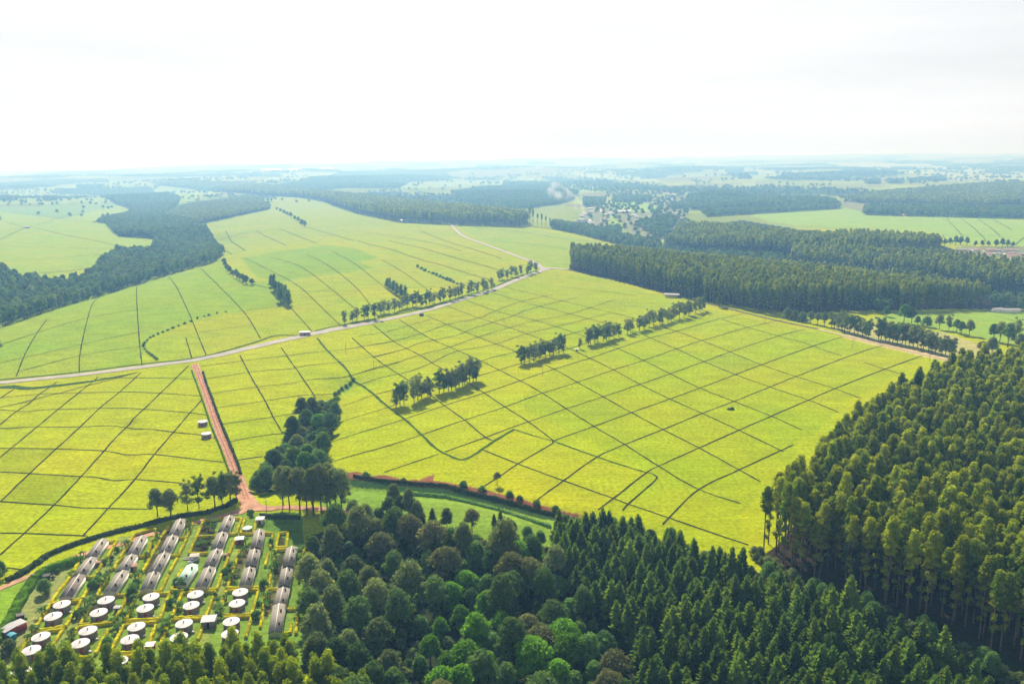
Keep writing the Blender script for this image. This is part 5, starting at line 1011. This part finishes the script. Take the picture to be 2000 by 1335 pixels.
# hedges
def hedge(pl, label, mt=F_HY, h=1.05, w=1.0, group='clipped yellow hedges of the village', name='hedge', rough=.2, gap=None, dens_=26, lsz=.17):
    P = U([p[0] for p in pl], [p[1] for p in pl], h)[:, :2]; mb = MB(); Vs, Fs = [], []
    for i in range(len(P) - 1):
        a, b = P[i], P[i + 1]; Ln = np.hypot(*(b - a))
        if Ln < .3: continue
        d = (b - a) / Ln; nn = np.array([-d[1], d[0]]); n = max(2, int(Ln / .9)); s = np.linspace(-w * .0, Ln, n + 1)
        pr = np.array([[-.5, -.15], [-.52, .55], [-.40, .95], [0, 1.03], [.40, .95], [.52, .55], [.5, -.15]]); k = len(pr)
        V = []
        for t in s:
            c = a + d * t; z = float(terr(c[0], c[1])); ww = w * (1 + rs.uniform(-rough, rough)); hh = h * (1 + rs.uniform(-rough, rough)); off = nn * rs.uniform(-rough, rough) * w * .3
            for x, zz in pr: q = c + nn * x * ww + off; V.append([q[0], q[1], z + zz * hh])
        F = [[j * k + i2, j * k + i2 + 1, (j + 1) * k + i2 + 1, (j + 1) * k + i2] for j in range(n) for i2 in range(k - 1)]; mb.add(V, np.array(F)[:, ::-1])
        for e in (0, n): mb.add([V[e * k + j] for j in (0, 1, 5, 6)] + [V[e * k + j] for j in (1, 2, 4, 5)], [[0, 1, 2, 3], [4, 5, 6, 7]])
        V = np.array(V); m_ = int(Ln * dens_ * max(1, w)); 
        if m_:
            t = rs.rand(m_) * Ln; x = rs.uniform(-.5, .5, m_); zz = np.where(np.abs(x) > .4, rs.uniform(.1, 1, m_), 1.0); c = a + d * t[:, None] + nn * (x * w * 1.04)[:, None]
            z = terr(c[:, 0], c[:, 1]) + zz * h * 1.01; C = np.c_[c, z]; A = rs.normal(size=(m_, 3)); A /= np.linalg.norm(A, axis=1)[:, None]; B = np.cross(A, rs.normal(size=(m_, 3))); B /= np.linalg.norm(B, axis=1)[:, None]
            sz = lsz * max(1, w * .5); mb.add(np.stack([C - A * sz, C - B * sz * .6, C + A * sz, C + B * sz * .6], 1).reshape(-1, 3), np.arange(4 * m_).reshape(-1, 4))
    o = mb.obj(name, mt); return tag(o, label, 'hedge', group)
Y = 'clipped yellow hedge '
for pl, lab in [
 ([(207.7,1057),(228,1053.5),(208.5,1086.5)], 'round the right side of the top yard in the first house row'), ([(185,1092.5),(203,1089.5),(184.5,1124),(162,1125.5)], 'round the middle yard of the first house row'),
 ([(178.5,1136),(160.5,1166),(99,1175)], 'round the bottom yard of the first house row'), ([(152,1096),(142.5,1113.5),(133.5,1128.5),(114,1151),(99,1175)], 'running down the left side of the first house row'),
 ([(99,1177.5),(159,1169.5),(127.5,1220),(68,1229)], 'round the upper hut yard of the first column'), ([(98,1177),(88.5,1191.5),(64.5,1230.5)], 'on the left side of the upper hut yard of the first column'),
 ([(73.5,1231.5),(123,1226),(94.5,1266.5),(88,1279)], 'round the lower hut yard of the first column'), ([(64.5,1231),(49.5,1253),(30,1280)], 'on the left side of the lower hut yard of the first column'),
 ([(262,1041),(247.5,1064),(234,1086.5)], 'along the left of the top house in the second row'), ([(262,1041),(300,1030),(307,1034),(297,1056),(286,1083),(264,1085.5)], 'round the top yard of the second house row'),
 ([(240,1085.5),(228,1096),(222,1108)], 'left of the middle house in the second row'), ([(245,1119),(258,1119.5)], 'stub right of the terracotta lean-to'),
 ([(211.5,1121),(199.5,1139),(189,1160)], 'left of the bottom house in the second row'), ([(189,1161),(246,1158.5),(243,1172),(222,1211),(155,1217)], 'round the upper hut yard of the second column'),
 ([(176,1181),(168,1196),(156,1217)], 'on the left side of the upper hut yard of the second column'), ([(151,1222),(220,1213)], 'on top of the lower hut yard of the second column'),
 ([(212,1225),(198,1250),(186,1273)], 'on the right side of the lower hut yard of the second column'), ([(150,1224),(142.5,1236.5),(118.5,1274)], 'on the left side of the lower hut yard of the second column'), ([(117,1284.5),(175.5,1278.5)], 'below the lower hut yard of the second column'),
 ([(359,1021),(377,1018),(364,1048),(346,1048)], 'round the top yard of the third house row'), ([(364,1049),(347.7,1082.5),(328,1082.5)], 'round the second yard of the third house row'), ([(346,1087),(331,1114)], 'right of the third house in the third row'),
 ([(328,1120.5),(313,1152),(268,1155)], 'round the bottom yard of the third house row'), ([(329.5,1025),(313,1048)], 'left of the top house in the third row'), ([(311,1053),(295,1083),(278,1114)], 'left of the middle houses in the third row'), ([(274.5,1119),(256.5,1148)], 'left of the bottom house in the third row'),
 ([(268.5,1157.5),(331,1156),(311,1206),(246,1209)], 'round the upper hut yard of the third column'), ([(268,1158),(256,1182),(245,1208)], 'on the left side of the upper hut yard of the third column'), ([(240,1218),(306,1211.5)], 'on top of the lower hut yard of the third column'),
 ([(304,1218),(290,1252),(284,1267.5),(213,1275)], 'closing the lower hut yard of the third column'), ([(240,1219),(229.5,1241),(213,1274.5)], 'on the left side of the lower hut yard of the third column'), ([(207,1281),(280,1276.5),(275,1290)], 'on top of the half hidden bottom yard of the third column'),
 ([(397,1016.5),(384,1044.5),(369,1077.5),(405,1077.5)], 'closing the big garden beside the fourth house row'), ([(384,1045.5),(420,1044)], 'between the two big dark garden plots'), ([(397,1015),(434,1010)], 'on top of the big garden beside the fourth house row'),
 ([(455,1010),(471.5,1010),(461.5,1039.6),(445,1040.4)], 'round the top yard of the fourth house row'), ([(460,1048),(446.7,1079)], 'right of the second house in the fourth row'), ([(446,1085),(433.5,1115.5),(423.5,1147)], 'right of the lower houses in the fourth row'),
 ([(334.5,1150),(379,1149.3),(423,1147.5)], 'between the fourth row houses and the fourth hut column'), ([(356,1107),(346,1126),(334.5,1149)], 'left of the green roofed house'),
 ([(356,1154.5),(420,1151.5),(402,1201),(334.5,1204.6)], 'round the upper hut yard of the fourth column'), ([(355,1155),(345,1180),(334.5,1204)], 'on the left side of the upper hut yard of the fourth column'), ([(331,1208),(402,1204.5)], 'on top of the lower hut yard of the fourth column'),
 ([(399,1210),(391,1232),(385.6,1246)], 'on the right side of the lower hut yard of the fourth column'), ([(331,1209.5),(322,1232),(313,1254)], 'on the left side of the lower hut yard of the fourth column'),
 ([(478,1010),(469.8,1039.6),(496,1039.6),(501,1008)], 'round the small yard with the tank'), ([(516,1038.8),(533.3,1038.8),(527.5,1066)], 'right of the top house in the fifth row'), ([(524,1076),(517.6,1102)], 'right of the middle house in the fifth row'),
 ([(468,1074),(456.6,1107),(443.4,1145)], 'left of the fifth house row'), ([(443,1146),(506,1144.4)], 'below the fifth house row'), ([(442.5,1151),(504.4,1149.5),(491,1197),(438.4,1198)], 'round the upper hut yard of the fifth column'), ([(441,1152),(430,1195)], 'on the left side of the upper hut yard of the fifth column'),
 ([(436.8,1203),(491,1201),(486,1220),(480,1241)], 'round the lower hut yard of the fifth column'), ([(544,1038.8),(562,1037),(559.7,1066),(539,1066.8),(544,1039)], 'round the tiny dark garden plot'), ([(578.7,1069.3),(594.4,1068.5),(590,1105.6),(573.7,1105.6)], 'round the top right yard of the sixth row'),
 ([(566,1069.5),(538.3,1071),(535,1092.4)], 'left of the top house in the sixth row'), ([(529,1115.5),(524,1143.6)], 'left of the second house in the sixth row'), ([(544,1147),(521,1148),(514,1184),(507.7,1222)], 'left of the lower houses in the sixth row'),
 ([(587,1107),(583.6,1132)], 'right of the second house in the sixth row'), ([(603.4,1074),(600,1099)], 'short outermost piece beside the woodland'), ([(582,1186),(580,1210),(577.5,1234)], 'at the far right edge beside the lowest sixth row house'), ([(560.5,1187),(577,1186.4)], 'stub right of the third house in the sixth row'), ([(568.8,1214.5),(567,1232.6),(554,1234)], 'round the lowest yard of the sixth row')]:
    hedge(pl, Y + lab)
hedge([(-30,1268),(0,1229),(19.5,1202),(37.5,1164.5),(64.5,1124),(90,1106),(129,1092.5),(151,1086)], 'tall bright green hedge curving between the lane and the rough grass', F_HG, 2.4, 3.2, None, 'hedge', .2, None, 10)
hedge([(13.5,1129),(45,1113),(63,1101),(90,1081),(129,1064),(187,1045),(230,1033),(290,1019),(345,1005),(400,998),(440,985),(462,973)], 'rough dark hedge along the lower edge of the left tea field', F_HD, 1.2, 2.4, None, 'hedge', .5, None, 10, .3)
hedge([(508,1002),(540,1006),(585,1007)], 'dark hedge between the red junction and the village lawn', F_HD, 1.4, 1.2, None)
hedge([(396,724),(402,745),(414,776),(424,805),(440,845),(455,880),(466,908),(470,922)], 'line of low bushes along the right side of the red dirt road', F_HD, 1.1, 1.3, None, 'hedge', .45, None, 14, .25)
hedge([(374,722),(384,748),(398,788),(412,830),(428,868),(440,900),(450,925)], 'low ragged tea edge along the left side of the red dirt road', F_HG, .8, .8, None, 'hedge', .4)
hedge([(505,958),(520,955),(540,950)], 'upper clipped green hedge row below the gulch trees', F_HG, 1, 1, 'green hedge rows below the gulch'); hedge([(507,966),(522,963),(545,957)], 'lower clipped green hedge row below the gulch trees', F_HG, 1, 1, 'green hedge rows below the gulch')
hedge([(800,960),(870,966),(920,978),(975,992),(1030,1010),(1075,1025)], 'long grassy shrub line running beside the dark drain', F_MID, 1.1, 1.6, None, 'hedge', .5, None, 12, .3)
hedge([(690,927),(740,935),(800,940),(870,945),(930,962),(1000,978),(1060,996),(1110,1008)], 'uneven dark shrubs on the bank of the drain', F_HD, 1.0, 1.3, None, 'hedge', .7, None, 12, .35)
for i, (u, v) in enumerate([(715,930),(788,940),(905,950),(942,958),(995,968),(1015,975),(1048,985),(1085,996)]): tree('shrub', U1(u, v), 'pale bush on the red earth bank above the drain', 'bushes on the red bank', 'bush', sc=rnd.uniform(.9, 1.6))
# bananas and garden plants
def v_ban(g, i):
    mb = MB()
    for s in range(4):
        bx, by = g.uniform(-1, 1, 2); hh = g.uniform(1.4, 2.2)
        for k in range(7):
            a = g.rand() * 6.28; d = np.array([math.cos(a), math.sin(a), 0]); sd = np.array([-d[1], d[0], 0]); Ln = g.uniform(1.3, 1.9); w = .26
            p = [np.array([bx, by, hh]), np.array([bx, by, hh + .55]) + d * Ln * .45, np.array([bx, by, hh + .15]) + d * Ln]
            mb.add([p[0] - sd * .05, p[0] + sd * .05, p[1] + sd * w, p[1] - sd * w, p[2] + sd * .06, p[2] - sd * .06], [[0, 1, 2, 3], [3, 2, 4, 5]])
    m2 = MB()
    for s in range(4): m2.cyl((g.uniform(-1, 1), g.uniform(-1, 1), -.3), .12, .08, 2.0, 6)
    return m2.mesh('stem', BARK_D), mb.mesh('leaves', F_BAN)
BV = [v_ban(np.random.RandomState(i), i) for i in range(4)]
used = {}
def plant(u, v, kind_='ban', sc=1.0):
    P = U1(u, v); k = min(BUILD, key=lambda b: (b[0] - P[0]) ** 2 + (b[1] - P[1]) ** 2); used[(kind_, k[2])] = used.get((kind_, k[2]), 0) + 1; n = used[(kind_, k[2])]
    o = empty('banana_clump' if kind_ == 'ban' else 'bush', P, rnd.random() * 6, sc)
    if kind_ == 'ban': tr, cr = BV[rnd.randrange(4)]; link('stem', tr, o); link('leaves', cr, o)
    else: tr, cr = KINDS['shrub'][1][rnd.randrange(3)]; link('trunk', tr, o); link('crown', cr, o)
    lab = ('leafy banana clump' if kind_ == 'ban' else 'dark green bush') + ' beside ' + k[2] + ('' if n == 1 else ', ' + ORD[n - 1] + ' one there')
    tag(o, lab, 'plant' if kind_ == 'ban' else 'bush', 'garden bananas of the village' if kind_ == 'ban' else 'garden bushes of the village')
for u, v in [(162,1086),(156,1094),(140,1124),(83,1200),(70,1238),(58,1250),(178,1167),(172,1182),(180,1176),(176,1190),(165,1206),(135,1258),(128,1268),(140,1246),(226,1222),(232,1230),(238,1210),(268,1130),(262,1176),(256,1195),(320,1220),(326,1228),(318,1240),(330,1216),(208,1132),(200,1146),(214,1110),
        (245,1068),(352,1184),(347,1192),(425,1178),(432,1190),(440,1170),(426,1205),(456,1108),(462,1122),(458,1132),(470,1092),(474,1080),(535,1086),(540,1094),(536,1106),(532,1116),(540,1110),(517,1170),(522,1180),(516,1190),(528,1168),(305,1062),(290,1090),(312,1046),(402,1030),(410,1036),(415,1024),(390,1060),(400,1066),(410,1058),(392,1070),(440,1136),(365,1022),(368,1036),(580,1090),(586,1080),(485,1070),(478,1062)]:
    plant(u, v, 'ban', rnd.uniform(.8, 1.25))
for u, v, s in [(182,1148,1.5),(190,1140,1.2),(258,1165,1.5),(262,1154,1.4),(266,1142,1.1),(334,1182,1.2),(443,1122,1.3),(449,1108,.9),(515,1145,1.4),(500,1208,1.3),(150,1206,1.0),(159,1196,.8),(210,1258,1.3),(205,1100,1.0),(229,1077,.8),(219,1093,.7),(246,1098,.7),(355,1145,1.6),(348,1142,1.3),(194,1130,1.0),(113,1118,.7),(104,1130,.6),(365,1156,.8),(50,1211,.5),(530,1062,.9),(344,1162,.8),(420,1165,.7),(505,1180,.8),(80,1098,.7),(492,1006,1.0),(486,1002,.8)]:
    plant(u, v, 'bush', s)
o = MB(); 
for i in range(3): o.cyl((i * 1.2 - 1.2, rnd.uniform(-.4, .4), 0), 1.4, .3, 1.1 + .3 * i, 9)
o = o.obj('brush_pile', F_DARK); o.location = U1(1427, 799.5); tag(o, 'dark pile of cut brush lying alone in the middle of the big tea field', 'brush pile')

# ------------------------------------------------------------------ far buildings
def cottage_mesh(w, d, h, wm, rm):
    m = MB(); m.box((0, 0, h / 2 - .5), (w, d, h + 1), 0, 0); W, D = w / 2 + .4, d / 2 + .4
    m.add([[-W, -D, h], [W, -D, h], [W, 0, h + d * .25], [-W, 0, h + d * .25], [-W, D, h], [W, D, h]], [[0, 1, 2, 3], [3, 2, 5, 4]], 1)
    m.add([[-w / 2, -d / 2, h], [-w / 2, d / 2, h], [-w / 2, 0, h + d * .22], [w / 2, -d / 2, h], [w / 2, d / 2, h], [w / 2, 0, h + d * .22]], [[0, 2, 1], [3, 4, 5]], 0)
    return m.mesh('cottage', [wm, rm])
CM = [cottage_mesh(10, 6, 3, M_WHITE, M_GREYROOF), cottage_mesh(12, 6, 3, M_CONC, M_HUTROOF), cottage_mesh(9, 6, 3, M_TERRA, M_GREYROOF), cottage_mesh(14, 7, 3.2, M_WHITE, M_TERRA)]
def cottages(pts, vi, lab, group, sc=1.0, name='cottage'):
    for u, v in pts:
        P = U1(u, v); o = link(name, CM[rnd.choice(vi)]); o.location = P; o.rotation_euler.z = rnd.uniform(-.4, .4); o.scale = (sc * rnd.uniform(.8, 1.3), sc, sc); tag(o, lab, 'house', group)
g = random.Random(5)
pts = [(g.uniform(1135, 1335), g.uniform(385, 455)) for _ in range(95)]; pts = [p for p in pts if p[1] > 382 + (p[0] - 1135) * .03 and not (1180 < p[0] < 1290 and p[1] < 413) and not (1195 < p[0] < 1235 and p[1] > 420)]
pts += [(g.uniform(1262, 1345), g.uniform(374, 392)) for _ in range(28)] + [(1136, 431), (1141, 434), (1147, 433), (1152, 437), (1129, 433), (1150, 394), (1165, 392), (1172, 396), (1156, 397)]
cottages(pts, [0, 1, 2], 'tiny pale house in the hazy valley settlement', 'houses of the hazy valley settlement', 1.15)
P = U1(1216, 416); o = link('long_shed', cottage_mesh(48, 16, 5, M_WHITE, M_HUTROOF)); o.location = P; tag(o, 'large bright white roofed shed on the green in the valley settlement', 'shed')
P = U1(1141, 435); o = link('factory', cottage_mesh(40, 14, 6, M_WHITE, M_HUTROOF)); o.location = P; o.rotation_euler.z = -.3; tag(o, 'long white roofed factory at the foot of the smoke', 'factory')
for i, (u, v) in enumerate([(1872,491),(1882,491),(1896,490),(1905,491),(1928,490),(1933,491),(1948,492),(1966,491),(1974,491),(1982,491),(1874,496),(1897,497),(1923,498),(1929,499),(1947,497),(1970,498),(1975,498),(1890,502),(1921,503),(1933,505),(1970,503),(1985,503),(1992,499),(1960,507),(1979,508),(1940,508)]):
    cottages([(u, v)], [2, 3, 3, 0], 'small red walled cottage in the village behind the eucalyptus on the right', 'cottages of the far right village', .95)
cottages([(1745,420),(1752,421),(1763,421),(1770,422),(1780,420),(1790,420),(1802,419),(1740,416)], [0, 3], 'white homestead building among dark trees on the far tea field edge', 'homestead on the far tea field', 1.5)
cottages([(1946,609),(1962,610),(1978,610)], [0, 1], 'pale roofed building under the trees beyond the eucalyptus block', 'pale buildings beyond the eucalyptus block', 1.1)
cottages([(g.uniform(1640, 1990), 353 - (p * .0) + g.uniform(-3, 2)) for p in range(60)], [0, 1], 'tiny bright building in the far line of the town on the right', 'buildings of the far right town', 1.5)
cottages([(g.uniform(870, 960), g.uniform(322, 330)) for p in range(40)], [0, 1], 'tiny pale building of the hilltop town on the horizon', 'buildings of the hilltop town', 2.2)
for i, u in enumerate((867, 873)):
    P = U1(u, 327); o = link('tower_block', cottage_mesh(22, 22, 52 + 6 * i, M_CONC, M_GREYROOF)); o.location = P; tag(o, ('left' if i == 0 else 'right') + ' of the two grey tower blocks on the horizon town', 'tower')
for i, (a, v) in enumerate([(530, 333), (580, 331.5), (635, 330.5)]):
    P = U1(a, v); o = link('greenhouse', cottage_mesh(230, 40, 6, M_GREENHOUSE, M_GREENHOUSE)); o.location = P; tag(o, ['leftmost', 'middle', 'rightmost'][i] + ' long pale greenhouse near the horizon at left', 'greenhouse', 'greenhouses near the horizon')
# smoke rising in the valley
ms = bpy.data.materials.new('smoke'); ms.use_nodes = True; t = ms.node_tree; t.nodes.clear(); vo = N(t, 'ShaderNodeOutputMaterial'); pv = N(t, 'ShaderNodeVolumePrincipled')
pv.inputs['Color'].default_value = (.80, .90, 1, 1); pv.inputs['Anisotropy'].default_value = .4; pv.inputs['Absorption Color'].default_value = (1, 1, 1, 1); pv.inputs['Density'].default_value = .006; nn_ = N(t, 'ShaderNodeTexNoise'); nn_.inputs['Scale'].default_value = .045; nn_.inputs['Detail'].default_value = 3; tcn = N(t, 'ShaderNodeTexCoord'); t.links.new(tcn.outputs['Object'], nn_.inputs[0]); mr_ = N(t, 'ShaderNodeMapRange'); mr_.inputs[1].default_value = .46; mr_.inputs[2].default_value = .7; mr_.inputs[3].default_value = 0; mr_.inputs[4].default_value = .03; t.links.new(nn_.outputs[0], mr_.inputs[0]); t.links.new(mr_.outputs[0], pv.inputs['Density'])
t.links.new(pv.outputs[0], vo.inputs['Volume'])
mb = MB(); P0 = U1(1136, 432)
for i in range(9):
    f = i / 8; c = P0 + np.array([-14 * f - 60 * f * f, 10 * f, 8 + 78 * f ** .8]); r_ = 7 + 22 * f
    core(mb, [(c[0] + rnd.uniform(-6, 6), c[1], c[2], r_ * 1.1, r_, r_ * .9)], 1.0, 0, 10, 7)
tag(mb.obj('smoke', ms), 'thin white smoke drifting left from the valley factory', 'smoke', kind='stuff')

# ------------------------------------------------------------------ air
mh = bpy.data.materials.new('haze'); mh.use_nodes = True; t = mh.node_tree; t.nodes.clear(); vo = N(t, 'ShaderNodeOutputMaterial'); pv = N(t, 'ShaderNodeVolumePrincipled')
pv.inputs['Color'].default_value = (.24, .54, .97, 1); pv.inputs['Absorption Color'].default_value = (.84, .7, .1, 1); pv.inputs['Density'].default_value = 2.4e-4; pv.inputs['Anisotropy'].default_value = .25
t.links.new(pv.outputs[0], vo.inputs['Volume'])
m = MB(); m.box((0, 0, 85), (64000, 64000, 400)); tag(m.obj('haze', mh), 'pale bluish haze filling the air over the whole valley', 'haze', kind='stuff')

for o in COL.objects:
    l = o.get('label')
    if l and not (4 <= len(l.replace(',', '').split()) <= 16): print('LABEL', o.name, len(l.split()), l)
